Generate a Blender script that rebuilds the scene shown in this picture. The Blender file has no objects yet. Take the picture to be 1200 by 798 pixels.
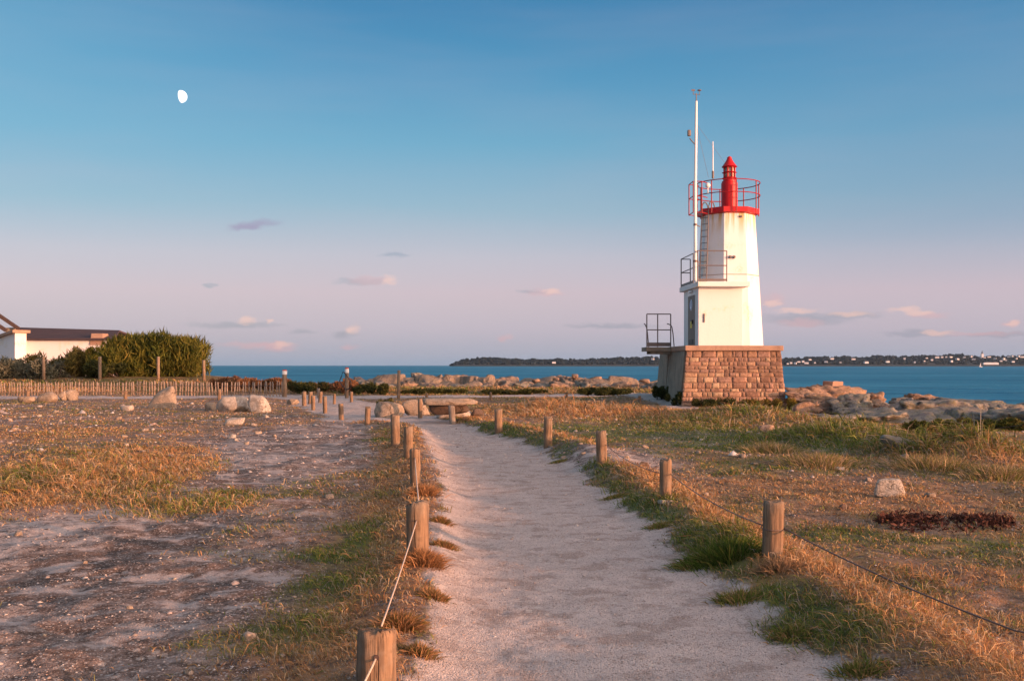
import bpy, bmesh, math, random
import numpy as np
from mathutils import Vector, Matrix, Euler, noise as mnoise
C = bpy.context.scene.collection
sc = bpy.context.scene
PI = math.pi
# ------------------------------------------------------------------ camera
EYE = 1.6
cam = bpy.data.cameras.new('camera'); camo = bpy.data.objects.new('camera', cam); C.objects.link(camo)
camo.location = (0, 0, EYE); camo.rotation_euler = (math.radians(90), 0, 0)
cam.sensor_width = 36; cam.lens = 36; cam.shift_y = 29/1200
cam.clip_start = 0.1; cam.clip_end = 60000
sc.camera = camo
# ------------------------------------------------------------------ sun and sky
SUN_EL = math.radians(5.0); SUN_AZ = math.radians(121)      # azimuth clockwise from +Y
TOSUN = Vector((math.sin(SUN_AZ)*math.cos(SUN_EL), math.cos(SUN_AZ)*math.cos(SUN_EL), math.sin(SUN_EL)))
sl = bpy.data.lights.new('sun', 'SUN'); slo = bpy.data.objects.new('sun', sl); C.objects.link(slo)
sl.energy = 5.0; sl.angle = math.radians(0.6); sl.color = (1.0, 0.455, 0.25)
slo.rotation_euler = (-TOSUN).to_track_quat('-Z', 'Y').to_euler()
slo.location = (30, -20, 30)
sc.view_settings.view_transform = 'Standard'; sc.view_settings.look = 'None'
sc.view_settings.gamma = 1; sc.view_settings.use_curve_mapping = False
sc.view_settings.exposure = 0.38
sc.cycles.max_bounces = 6; sc.cycles.volume_bounces = 0; sc.cycles.transparent_max_bounces = 6

def lin(c):
    return tuple(((v/255)/12.92 if v/255 <= .04045 else ((v/255+.055)/1.055)**2.4) for v in c)

class NT:
    def __init__(s, tree): s.t = tree; tree.nodes.clear()
    def n(s, typ, ins=None, **kw):
        nd = s.t.nodes.new(typ)
        for k, v in kw.items(): setattr(nd, k, v)
        for k, v in (ins or {}).items(): s.set(nd, k, v)
        return nd
    def set(s, nd, k, v):
        sock = nd.inputs[k]
        if hasattr(v, 'is_output') or isinstance(v, bpy.types.NodeSocket): s.t.links.new(v, sock)
        elif isinstance(v, bpy.types.Node): s.t.links.new(v.outputs[0], sock)
        else: sock.default_value = v
    def m(s, op, a, b=0.0, c=None, clamp=False):
        nd = s.n('ShaderNodeMath', {0: a, 1: b}, operation=op); nd.use_clamp = clamp
        if c is not None: s.set(nd, 2, c)
        return nd.outputs[0]
    def mix(s, f, a, b, mode='MIX'):
        nd = s.n('ShaderNodeMix', data_type='RGBA', blend_type=mode); nd.clamp_factor = True
        s.set(nd, 0, f)
        for k, v in ((6, a), (7, b)):
            if isinstance(v, tuple) and len(v) == 3: v = v + (1,)
            s.set(nd, k, v)
        return nd.outputs[2]
    def ramp(s, f, stops, interp='LINEAR'):
        nd = s.n('ShaderNodeValToRGB', {0: f}); cr = nd.color_ramp; cr.interpolation = interp
        while len(cr.elements) > 1: cr.elements.remove(cr.elements[-1])
        cr.elements[0].position = stops[0][0]; c = stops[0][1]
        cr.elements[0].color = tuple(c)+(1,) if len(c) == 3 else c
        for p, c in stops[1:]:
            e = cr.elements.new(p); e.color = tuple(c)+(1,) if len(c) == 3 else c
        return nd.outputs[0]
    def smooth(s, x, a, b, lo=0.0, hi=1.0):
        nd = s.n('ShaderNodeMapRange', {0: x, 1: a, 2: b, 3: lo, 4: hi}, interpolation_type='SMOOTHSTEP')
        return nd.outputs[0]
    def noise(s, vec, scale, detail=4, rough=.55, out=0, dist=0.0):
        nd = s.n('ShaderNodeTexNoise', {'Scale': scale, 'Detail': detail, 'Roughness': rough, 'Distortion': dist})
        if vec is not None: s.set(nd, 'Vector', vec)
        return nd.outputs[out]

w = bpy.data.worlds.new('World'); sc.world = w; w.use_nodes = True
N = NT(w.node_tree)
tc = N.n('ShaderNodeTexCoord'); D = tc.outputs['Generated']
sep = N.n('ShaderNodeSeparateXYZ', {0: D}); dx, dy, dz = sep.outputs
sky = N.n('ShaderNodeTexSky', sky_type='NISHITA'); sky.sun_disc = False
sky.sun_elevation = SUN_EL; sky.sun_rotation = SUN_AZ; sky.air_density = 1.0; sky.dust_density = 1.0; sky.ozone_density = 2.0
bgN = N.n('ShaderNodeBackground', {0: sky.outputs[0], 1: 0.05})
zc = N.m('MAXIMUM', dz, 0.0)
grad = N.ramp(zc, [(0.0, lin((140, 164, 194))), (.012, lin((160, 168, 194))), (.035, lin((182, 172, 196))), (.07, lin((198, 175, 194))), (.105, lin((186, 178, 196))),
                   (.15, lin((140, 170, 192))), (.21, lin((98, 158, 190))), (.27, lin((62, 138, 180))), (.33, lin((36, 118, 166))), (.42, lin((44, 120, 170))), (.6, lin((120, 146, 176))), (1.0, lin((168, 172, 186)))])
side = N.m('MULTIPLY', N.smooth(dx, -.05, .5, 0, .42), N.m('MULTIPLY', N.smooth(dz, .05, .14), N.smooth(dz, .2, .34, 1, .5)))
grad = N.mix(side, grad, lin((92, 132, 172)))
grad = N.mix(N.m('MULTIPLY', N.smooth(dx, -.5, -.1, .35, 0), N.smooth(dz, .1, .3)), grad, lin((120, 176, 200)))
# faint large streaks
mp = N.n('ShaderNodeMapping', {0: D}); mp.inputs['Scale'].default_value = (2.0, 2.0, 14.0)
st = N.noise(mp.outputs[0], 1.6, 3)
grad = N.mix(N.smooth(st, .35, .8, 0.0, .10), grad, lin((196, 172, 186)))
# warm afterglow round the low sun (behind the photographer's right shoulder)
sd = N.n('ShaderNodeVectorMath', {0: D, 1: (TOSUN.x, TOSUN.y, 0.12)}, operation='DOT_PRODUCT').outputs['Value']
gl = N.m('POWER', N.m('MAXIMUM', sd, 0.0), 5.0)
glow = N.mix(gl, (0, 0, 0), (7.0, 4.2, 2.8))
skyc = N.mix(1.0, grad, glow, 'ADD')
# small evening clouds; u = x/y, v = z/y are fixed directions in the sky
dys = N.m('MAXIMUM', dy, 0.05)
nvec = N.n('ShaderNodeVectorMath', {0: D, 1: (26, 26, 60)}, operation='MULTIPLY').outputs[0]
nz = N.n('ShaderNodeTexNoise', {'Vector': nvec, 'Scale': 2.6, 'Detail': 5, 'Roughness': .6})
ns = N.n('ShaderNodeSeparateXYZ', {0: nz.outputs[1]})
U0 = N.m('DIVIDE', dx, dys); V0 = N.m('DIVIDE', dz, dys)
U = N.m('ADD', U0, N.m('MULTIPLY', N.m('SUBTRACT', ns.outputs[0], .5), .030))
V = N.m('ADD', V0, N.m('MULTIPLY', N.m('SUBTRACT', ns.outputs[1], .5), .011))
def puff(px, py, rx, ry, slope=0.0):
    u0, v0 = (px-600)/1200, (428-py)/1200
    a = N.m('SUBTRACT', U, u0); b = N.m('SUBTRACT', V, v0)
    b = N.m('SUBTRACT', b, N.m('MULTIPLY', a, slope))
    a = N.m('MULTIPLY', a, 1200/rx); b = N.m('MULTIPLY', b, 1200/ry)
    return N.m('ADD', N.m('MULTIPLY', a, a), N.m('MULTIPLY', b, b))
def clouds(lst, col, base, amt):
    for l in lst:
        base = N.mix(N.smooth(puff(*l), -.3, 1.35, amt*.92, 0.0), base, col)
    return base
skyc = clouds([(275, 381, 62, 4.5), (425, 330, 34, 4.5), (402, 391, 18, 5), (355, 388, 18, 3), (462, 299, 16, 4), (247, 334, 9, 3), (622, 342, 18, 3.5),
               (715, 382, 60, 4), (945, 374, 60, 9), (1000, 369, 40, 5), (1075, 391, 46, 5), (1170, 392, 50, 4)], lin((138, 144, 172)), skyc, .75)
skyc = clouds([(297, 264, 36, 6.5, .12), (288, 267, 20, 4, .1)], lin((150, 132, 168)), skyc, .9)
skyc = clouds([(300, 404, 50, 5), (325, 407, 28, 6.5), (905, 352, 20, 8), (940, 378, 30, 6), (1090, 370, 26, 5), (435, 329, 30, 6), (640, 343, 26, 5.5), (1185, 379, 14, 5), (1150, 391, 50, 3),
               (410, 406, 14, 4), (592, 397, 8, 5)], lin((214, 164, 178)), skyc, .6)
skyc = clouds([(291, 375, 13, 6), (316, 376, 6, 3.5), (457, 328, 11, 6), (413, 386, 11, 6), (648, 341, 13, 4), (905, 355, 12, 5), (995, 368, 34, 4), (935, 364, 26, 3.5), (1062, 363, 22, 4), (1080, 367, 16, 4),
               (1098, 390, 18, 4), (1187, 379, 10, 4), (330, 404, 14, 4)], lin((242, 194, 188)), skyc, .75)
bgG = N.n('ShaderNodeBackground', {0: skyc, 1: 0.69})
add = N.n('ShaderNodeAddShader', {0: bgN.outputs[0], 1: bgG.outputs[0]})
N.n('ShaderNodeOutputWorld', {0: add.outputs[0]})

# ------------------------------------------------------------------ helpers
def vn2(x, y, seed=0):
    x = np.asarray(x, float); y = np.asarray(y, float)
    xi = np.floor(x).astype(np.int64); yi = np.floor(y).astype(np.int64)
    fx = x-xi; fy = y-yi; fx = fx*fx*(3-2*fx); fy = fy*fy*(3-2*fy)
    def h(a, b):
        n = (a*374761393 + b*668265263 + seed*1442695041) & 0xffffffff
        n = ((n ^ (n >> 13))*1274126177) & 0xffffffff
        n = ((n ^ (n >> 16))*2246822519) & 0xffffffff
        return ((n ^ (n >> 15)) & 0xffffff)/float(0xffffff)
    a = h(xi, yi); b = h(xi+1, yi); c = h(xi, yi+1); d = h(xi+1, yi+1)
    return (a*(1-fx)+b*fx)*(1-fy)+(c*(1-fx)+d*fx)*fy - .5
def fbm(x, y, seed=0, oct=4, gain=.5):
    s = 0; a = 1; t = 0
    for i in range(oct):
        s = s+a*vn2(x*2**i+17.3*i, y*2**i-9.1*i, seed+i); t += a; a *= gain
    return s/t
def ss(x, a, b):
    t = np.clip((np.asarray(x, float)-a)/(b-a), 0, 1); return t*t*(3-2*t)
def YD(py): return EYE*1200/(py-428)
def flat(px, py): Y = YD(py); return ((px-600)/1200*Y, Y)

# path edges (metres) from the bend in front of the boulders to behind the camera
_e = [(798, 480, 1022), (740, 494, 926), (700, 503, 868), (650, 512, 802), (600, 516, 737), (560, 512, 690), (530, 505, 640), (515, 497, 602), (505, 487, 560), (497, 455, 532), (490, 415, 500), (484, 402, 440)]
_Y = np.array([YD(e[0]) for e in _e]); _L = np.array([(e[1]-600)/1200*YD(e[0]) for e in _e]); _R = np.array([(e[2]-600)/1200*YD(e[0]) for e in _e])
_Y = np.concatenate([[-30, 0], _Y]); _L = np.concatenate([[-2.5, -.9], _L]); _R = np.concatenate([[-0.5, 1.35], _R])
def poly_d(x, y, pts):
    d = np.full(np.shape(x), 1e9)
    for (x0, y0), (x1, y1) in zip(pts[:-1], pts[1:]):
        vx, vy = x1-x0, y1-y0; L2 = vx*vx+vy*vy
        t = np.clip(((x-x0)*vx+(y-y0)*vy)/L2, 0, 1)
        d = np.minimum(d, np.hypot(x-(x0+t*vx), y-(y0+t*vy)))
    return d
SPUR = [flat(448, 492), flat(412, 480), flat(385, 470), flat(372, 465)]
CROSS = [(-45, 50.5), flat(0, 466), flat(150, 466.5), flat(300, 465), flat(400, 465.5), flat(500, 464.2), flat(640, 463.3), flat(760, 463.5), flat(790, 471), flat(850, 478), flat(930, 481)]
FTRK = [flat(455, 500), flat(380, 505), flat(330, 540), flat(250, 590), flat(60, 640)]
def path_mask(x, y):
    j = fbm(x*1.3, y*1.3, 3, 5, .6)*.55 + fbm(x*7, y*7, 4, 2)*.10
    L = np.interp(y, _Y, _L); R = np.interp(y, _Y, _R)
    m = ss(x-L+j, -.18, .18)*ss(R-x+j*1.1, -.18, .18)*ss(34-y, 0, 1)
    j2 = fbm(x*.8, y*.8, 5)*1.6
    m = np.maximum(m, 1-ss(poly_d(x, y, SPUR)+j2, 1.3, 1.9))
    return np.maximum(m, (1-ss(poly_d(x, y, CROSS)+j2, 1.5, 2.3))*.96)
def ell(x, y, px, py, rx, ry):
    """soft elliptical patch on the ground, given by where its middle lies"""
    cx, cy = flat(px, py); r1 = rx/1200*cy; r2 = (YD(py-min(ry, (py-428)*.6))-YD(py+ry))/2
    d = ((x-cx)/r1)**2+((y-cy)/r2)**2
    return np.exp(-d*1.1)
MOUNDS = [(985, 521, 65, 8, .26), (1140, 543, 80, 10, .30), (1050, 536, 70, 7, .10), (1160, 512, 60, 7, .10), (885, 494, 80, 6, .32), (1000, 503, 50, 4, .15), (655, 486, 60, 5, .24), (750, 486, 40, 4, .12),
          (840, 488, 40, 4, .2), (560, 490, 30, 5, .06), (40, 455, 60, 4, .0), (100, 575, 110, 18, .06), (930, 590, 60, 10, .07)]
def H(x, y):
    x = np.asarray(x, float); y = np.asarray(y, float)
    r = np.hypot(x, y)
    z = fbm(x*.09, y*.09, 11, 3)*.28*ss(r, 3, 20) + fbm(x*.5, y*.5, 12, 3)*.10
    L = np.interp(y, _Y, _L); R = np.interp(y, _Y, _R)
    near = 1-ss(y, 24, 31)
    inside = ss(x-L, -.35, .3)*ss(R-x, -.45, .25)*near
    z = z*(1-inside*.85) - .03*inside
    z = z + near*(.15*np.exp(-((x-R-.55)/.42)**2)*(1+.6*fbm(x*.8, y*.8, 21, 2)) + .12*np.exp(-((x-L+.14)/.34)**2)*(1+.5*fbm(x*.9+9, y*.9, 22, 2)))
    z = z - .02*(1-inside)*near*(x < L)
    pm = 1-ss(poly_d(x, y, CROSS), 1.5, 4)
    z = z*(1-.5*pm)
    # banks behind the picket fence and along the sea
    u = x/np.maximum(y, 5)
    left = 1-ss(u, -.31, -.20)
    z = z + left*ss(y, 55, 65)*.85
    z = z + (1-left)*ss(y, 54, 62)*(1-ss(u, .15, .2))*.22
    z = z + .35*np.exp(-((x-6.2)/2.5)**2-((y-44.5)/3)**2)
    z = z - .38*ss(y, 27, 34)*ss(u, .255, .30)*(1-ss(y, 60, 70))
    for (px, py, rx, ry, h) in MOUNDS:
        if h > 0: z = z + h*ell(x, y, px, py, rx, ry)
    # shore
    sh = np.interp(x, [-120, -20, 4, 8, 12, 17, 24, 60, 120], [92, 80, 76, 62, 50, 46.5, 44, 40, 36]) + fbm(x*.15, y*.15, 31, 3)*3
    z = z - 5.5*ss(y-sh, 0, 9) - np.clip(y-sh-9, 0, 60)*.05
    # fine relief
    rough = 1-.75*inside
    z = z + rough*(fbm(x*2.3, y*2.3, 41, 3)*.075 + fbm(x*9, y*9, 42, 3)*.022*(1-ss(r, 12, 40)))
    z = z + fbm(x*14, y*14, 43, 2)*.009*(1-ss(r, 8, 16)) + fbm(x*4.5, y*6, 44, 2)*.007*(1-ss(r, 14, 30))
    return z
def h1(x, y): return float(H(np.array([x]), np.array([y]))[0])
def gp(px, py):
    """the ground point on the sight line of photograph pixel (px, py)"""
    Y = np.arange(3, 95, .04); X = (px-600)/1200*Y
    f = EYE-(py-428)/1200*Y-H(X, Y)
    i = int(np.argmax(f < 0)) if (f < 0).any() else len(Y)-1
    return float(X[i]), float(Y[i]), float(H(X[i:i+1], Y[i:i+1])[0])
def atX(px, Y): return (px-600)/1200*Y
def atZ(py, Y): return EYE+(428-py)/1200*Y

def tag(o, label=None, cat=None, group=None, kind=None):
    if label: o['label'] = label
    if cat: o['category'] = cat
    if group: o['group'] = group
    if kind: o['kind'] = kind
    return o
def thing(name, label, cat, loc=(0, 0, 0), rz=0, group=None):
    o = bpy.data.objects.new(name, None); C.objects.link(o); o.location = loc; o.rotation_euler = (0, 0, rz)
    o.empty_display_size = .2
    return tag(o, label, cat, group)
def obj(name, me, mat, parent=None, loc=(0, 0, 0), rot=(0, 0, 0), smooth=False):
    if isinstance(me, bmesh.types.BMesh):
        bm = me; me = bpy.data.meshes.new(name); bm.normal_update(); bm.to_mesh(me); bm.free()
    o = bpy.data.objects.new(name, me); C.objects.link(o)
    if mat and not me.materials: me.materials.append(mat)
    o.location = loc; o.rotation_euler = rot
    if parent: o.parent = parent
    if smooth: me.polygons.foreach_set('use_smooth', [True]*len(me.polygons))
    return o
def npmesh(name, V, F, col=None, smooth=False):
    """V (n,3); F (m,3) or (m,4)"""
    me = bpy.data.meshes.new(name); k = F.shape[1]
    me.vertices.add(len(V)); me.vertices.foreach_set('co', np.ascontiguousarray(V, np.float32).ravel())
    me.loops.add(F.size); me.loops.foreach_set('vertex_index', np.ascontiguousarray(F, np.int32).ravel())
    me.polygons.add(len(F)); me.polygons.foreach_set('loop_start', np.arange(0, F.size, k, dtype=np.int32))
    me.polygons.foreach_set('loop_total', np.full(len(F), k, np.int32))
    if smooth: me.polygons.foreach_set('use_smooth', np.ones(len(F), bool))
    me.update(calc_edges=True)
    if col is not None:
        a = me.color_attributes.new('col', 'FLOAT_COLOR', 'POINT')
        c = np.ones((len(V), 4), np.float32); c[:, :3] = col[:, :3]
        if col.shape[1] > 3: c[:, 3] = col[:, 3]
        a.data.foreach_set('color', c.ravel())
    me.validate(); return me
def box(bm, c, s, rz=0, bev=0, rot=None, taper=None):
    r = bmesh.ops.create_cube(bm, size=1)['verts']
    M = Matrix.Translation(c) @ (rot if rot else Matrix.Rotation(rz, 4, 'Z')) @ Matrix.Diagonal((s[0], s[1], s[2], 1))
    if taper:
        for v in r:
            if v.co.z > 0: v.co.x *= taper; v.co.y *= taper
    bmesh.ops.transform(bm, matrix=M, verts=r)
    if bev:
        es = list({e for v in r for e in v.link_edges})
        bmesh.ops.bevel(bm, geom=es, offset=bev, segments=2, affect='EDGES', profile=.5)
def tube(bm, pts, r, n=8, cap=True, closed=False):
    pts = [Vector(p) for p in pts]; rings = []
    rr = r if isinstance(r, (list, tuple)) else [r]*len(pts)
    for i, p in enumerate(pts):
        if closed: d = pts[(i+1) % len(pts)]-pts[i-1]
        else: d = pts[min(i+1, len(pts)-1)]-pts[max(i-1, 0)]
        d.normalize(); up = Vector((0, 0, 1)) if abs(d.z) < .9 else Vector((1, 0, 0))
        a = d.cross(up).normalized(); b = a.cross(d).normalized()
        rings.append([bm.verts.new(p+(a*math.cos(2*PI*k/n)+b*math.sin(2*PI*k/n))*rr[i]) for k in range(n)])
    m = len(rings)
    for i in range(m if closed else m-1):
        A, B = rings[i], rings[(i+1) % m]
        for k in range(n): bm.faces.new((A[k], A[(k+1) % n], B[(k+1) % n], B[k]))
    if cap and not closed:
        bm.faces.new(rings[0][::-1]); bm.faces.new(rings[-1])
def lathe(bm, prof, n=24, c=(0, 0), rot=0):
    rings = []
    for r, z in prof:
        rings.append([bm.verts.new((c[0]+max(r, .0005)*math.cos(2*PI*(k/n)+rot), c[1]+max(r, .0005)*math.sin(2*PI*(k/n)+rot), z)) for k in range(n)])
    for A, B in zip(rings[:-1], rings[1:]):
        for k in range(n): bm.faces.new((A[k], A[(k+1) % n], B[(k+1) % n], B[k]))
    bm.faces.new(rings[0][::-1]); bm.faces.new(rings[-1])
def NB(): return bmesh.new()

# ------------------------------------------------------------------ materials
def mat(name):
    m = bpy.data.materials.new(name); m.use_nodes = True
    return m, NT(m.node_tree)
def finish(n, col, rough=.8, bump=None, bstr=.3, bdist=.01, spec=.3, metal=0.0, extra=None):
    ins = {'Base Color': col if not (isinstance(col, tuple) and len(col) == 3) else col+(1,), 'Roughness': rough, 'Metallic': metal, 'Specular IOR Level': spec}
    if extra: ins.update(extra)
    p = n.n('ShaderNodeBsdfPrincipled', ins)
    if bump is not None:
        b = n.n('ShaderNodeBump', {'Height': bump, 'Strength': bstr, 'Distance': bdist}); n.set(p, 'Normal', b.outputs[0])
    n.n('ShaderNodeOutputMaterial', {0: p.outputs[0]})
    return p
def oc(n): return n.n('ShaderNodeTexCoord').outputs['Object']
def paint(name, col, dirt=(.25, .2, .15), amt=.35, rough=.55, scale=3, streak=True):
    m, n = mat(name); v = oc(n)
    mp = n.n('ShaderNodeMapping', {0: v}); mp.inputs['Scale'].default_value = (1, 1, .25 if streak else 1)
    a = n.noise(mp.outputs[0], scale, 6, .65); b = n.noise(v, scale*9, 3)
    c = n.mix(n.smooth(a, .50, .78, 0, amt), col, dirt)
    c = n.mix(n.m('MULTIPLY', b, .18), c, (col[0]*.6, col[1]*.6, col[2]*.6))
    finish(n, c, rough, b, .25, .004); return m
M = {}
M['white_wall'] = None
def white_wall():
    m, n = mat('weathered white render'); v = oc(n)
    mp = n.n('ShaderNodeMapping', {0: v}); mp.inputs['Scale'].default_value = (5, 5, .35)
    s = n.noise(mp.outputs[0], 1.2, 6, .6)
    b = n.noise(v, 14, 5, .6); l = n.noise(v, .9, 4)
    z = n.n('ShaderNodeSeparateXYZ', {0: v}).outputs[2]
    c = n.mix(n.smooth(s, .55, .8, 0, .12), (.74, .71, .69), (.48, .42, .34))
    c = n.mix(n.smooth(l, .5, .75, 0, .18), c, (.62, .57, .50))
    rust = n.m('MULTIPLY', n.smooth(z, 6.5, 7.55, 0, 1), n.smooth(s, .42, .62, 0, .85))
    c = n.mix(rust, c, (.55, .33, .09))
    lichen = n.m('MULTIPLY', n.smooth(l, .55, .68, 0, .45), n.smooth(b, .45, .6))
    c = n.mix(lichen, c, (.62, .50, .16))
    finish(n, c, .75, n.m('ADD', b, n.m('MULTIPLY', s, .5)), .35, .012); return m
M['white_wall'] = white_wall()
M['red'] = paint('weathered red paint', (.43, .008, .012), (.22, .04, .03), .4, .45)
M['dark_red'] = paint('weathered red railing', (.27, .008, .012), (.15, .03, .03), .4, .5)
M['white_metal'] = paint('white painted metal', (.75, .75, .73), (.35, .25, .15), .3, .4)
M['grey_metal'] = paint('galvanised railing', (.16, .13, .12), (.20, .09, .05), .6, .5)
M['dark_metal'] = paint('dark metal', (.05, .045, .045), (.12, .05, .03), .4, .5)
M['door'] = paint('grey brown door', (.21, .17, .14), (.10, .08, .07), .4, .6)
M['concrete'] = None
def concrete(name, c0, c1, c2):
    m, n = mat(name); v = oc(n)
    a = n.noise(v, 1.3, 6, .65); b = n.noise(v, 22, 5, .7)
    mp = n.n('ShaderNodeMapping', {0: v}); mp.inputs['Scale'].default_value = (2.5, 2.5, .3)
    s = n.noise(mp.outputs[0], 1.5, 5, .6)
    c = n.mix(n.smooth(a, .35, .65), c0, c1); c = n.mix(n.smooth(s, .5, .7, 0, .6), c, c2)
    c = n.mix(n.smooth(b, .35, .75, 0, .5), c, tuple(x*.55 for x in c0))
    finish(n, c, .9, n.m('ADD', a, b), .6, .03); return m
M['concrete'] = concrete('weathered concrete', (.32, .265, .20), (.22, .18, .14), (.12, .10, .08))
M['cap'] = concrete('brown stone coping', (.42, .27, .19), (.34, .22, .16), (.22, .14, .10))
def attr_mat(name, rough=.85, contrast=.5, scale=30, bstr=.4, bdist=.01, spec=.2, trans=0.0, mortar=False):
    m, n = mat(name); a = n.n('ShaderNodeAttribute'); a.attribute_name = 'col'; v = oc(n)
    b = n.noise(v, scale, 5, .65); l = n.noise(v, scale*.12, 3)
    f = n.m('ADD', 1-contrast*.5, n.m('MULTIPLY', n.m('SUBTRACT', n.m('ADD', b, l), .5), contrast))
    c = n.n('ShaderNodeVectorMath', {0: a.outputs['Color']}, operation='SCALE'); n.set(c, 'Scale', f)
    p = finish(n, c.outputs[0], rough, b if bstr else None, bstr, bdist, spec)
    if trans:
        out = [x for x in n.t.nodes if x.type == 'OUTPUT_MATERIAL'][0]
        t = n.n('ShaderNodeBsdfTranslucent', {0: c.outputs[0]})
        mx = n.n('ShaderNodeMixShader', {0: trans, 1: p.outputs[0], 2: t.outputs[0]}); n.set(out, 0, mx.outputs[0])
    return m
M['stone'] = attr_mat('granite masonry', .9, 1.5, 9, 1.0, .04)
M['leaf'] = attr_mat('leaves', .75, .35, 12, 0, .01, .15, .22)
M['blade'] = attr_mat('grass blades', .75, .2, 8, 0, .01, .12, .25)
M['pebble'] = attr_mat('pebbles', .85, .5, 60, .3, .005)
def wood(name, c0, c1, c2, sc_=1.0):
    m, n = mat(name); v = oc(n)
    mp = n.n('ShaderNodeMapping', {0: v}); mp.inputs['Scale'].default_value = (34*sc_, 34*sc_, 2.2)
    g = n.noise(mp.outputs[0], 1.0, 6, .6, dist=.8); l = n.noise(v, 5, 4)
    mp2 = n.n('ShaderNodeMapping', {0: v}); mp2.inputs['Scale'].default_value = (60*sc_, 60*sc_, 1.2)
    cr = n.noise(mp2.outputs[0], 1.0, 2)
    c = n.mix(n.smooth(g, .3, .7), c0, c1); c = n.mix(n.smooth(l, .45, .7, 0, .7), c, c2)
    crk = n.smooth(cr, .63, .70); gz = n.noise(v, 11, 5, .7); c = n.mix(n.smooth(gz, .48, .66, 0, .6), c, tuple(x*.5 for x in c0))
    zz = n.n('ShaderNodeSeparateXYZ', {0: v}).outputs[2]; c = n.mix(n.m('MULTIPLY', n.smooth(gz, .38, .55), n.smooth(zz, .25, .62, 0, .5)), c, c2)
    c = n.mix(crk, c, tuple(x*.25 for x in c1))
    finish(n, c, .85, n.m('SUBTRACT', g, n.m('MULTIPLY', crk, 1.2)), .9, .012); return m
M['wood'] = wood('weathered timber', (.30, .19, .11), (.13, .085, .055), (.26, .22, .17))
M['wood_grey'] = wood('grey timber', (.30, .25, .20), (.17, .13, .10), (.26, .25, .22), .6)
def rockmat(name, c0, c1, c2, lichen=(.35, .26, .06), la=.0, scale=1.0, veg=0.0):
    m, n = mat(name); g = n.n('ShaderNodeNewGeometry'); v = g.outputs['Position']
    a = n.noise(v, 1.1*scale, 6, .65); b = n.noise(v, 16*scale, 6, .7); l = n.noise(v, 3.1*scale, 5, .6)
    mu = n.noise(v, .7*scale, 12, .9)
    wv = n.n('ShaderNodeVectorMath', {0: v, 1: n.n('ShaderNodeVectorMath', {0: n.noise(v, 1.6*scale, 3, out=1), 1: (.9, .9, .9)}, operation='MULTIPLY').outputs[0]}, operation='ADD').outputs[0]
    mpv = n.n('ShaderNodeMapping', {0: wv}); mpv.inputs['Rotation'].default_value = (.3, .5, .2); mpv.inputs['Scale'].default_value = (.8, .8, 1.9)
    vo = n.n('ShaderNodeTexVoronoi', {'Vector': mpv.outputs[0], 'Scale': .62*scale}, feature='DISTANCE_TO_EDGE')
    crack = n.m('MULTIPLY', n.smooth(vo.outputs[0], .0, .03, 1, 0), n.smooth(mu, .47, .55))
    c = n.mix(n.smooth(a, .35, .65), c0, c1); c = n.mix(n.smooth(l, .5, .68, 0, .8), c, c2)
    c = n.mix(n.smooth(b, .42, .66, 0, .75), c, tuple(x*.35 for x in c0))
    if la: c = n.mix(n.m('MULTIPLY', n.smooth(l, .42, .60, 1, 0), n.smooth(b, .4, .6, 0, la)), c, lichen)
    if veg:
        up = n.n('ShaderNodeSeparateXYZ', {0: g.outputs['Normal']}).outputs[2]
        c = n.mix(n.m('MULTIPLY', n.smooth(up, .55, .9), n.smooth(mu, .5, .62, 0, veg)), c, (.06, .07, .02))
    c = n.mix(n.m('MULTIPLY', crack, .7), c, tuple(x*.2 for x in c0))
    finish(n, c, .92, n.m('SUBTRACT', n.m('ADD', b, n.m('MULTIPLY', a, 1.2)), n.m('MULTIPLY', crack, 1.6)), .8, .05/scale); return m
M['granite_grey'] = rockmat('grey lichened granite', (.20, .19, .18), (.29, .265, .24), (.12, .115, .11), (.30, .25, .08), .5, veg=.4)
M['granite_pink'] = rockmat('pinkish granite', (.31, .20, .145), (.37, .26, .19), (.20, .155, .13), (.32, .22, .08), .4)
M['granite_reef'] = rockmat('mixed reef granite', (.22, .18, .15), (.33, .25, .20), (.15, .135, .12), (.30, .22, .08), .45, 1.0)
M['boulder'] = rockmat('pale boulder', (.40, .31, .23), (.33, .25, .18), (.46, .39, .31), (.22, .19, .14), .5, 2.2)
M['boulder_white'] = rockmat('whitish boulder', (.52, .46, .39), (.40, .33, .27), (.62, .57, .50), (.25, .22, .17), .5, 2.6)
M['dark_stone'] = rockmat('dark stone', (.13, .09, .07), (.18, .12, .09), (.10, .08, .07), (.1, .08, .05), .3, 2.0)

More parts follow.
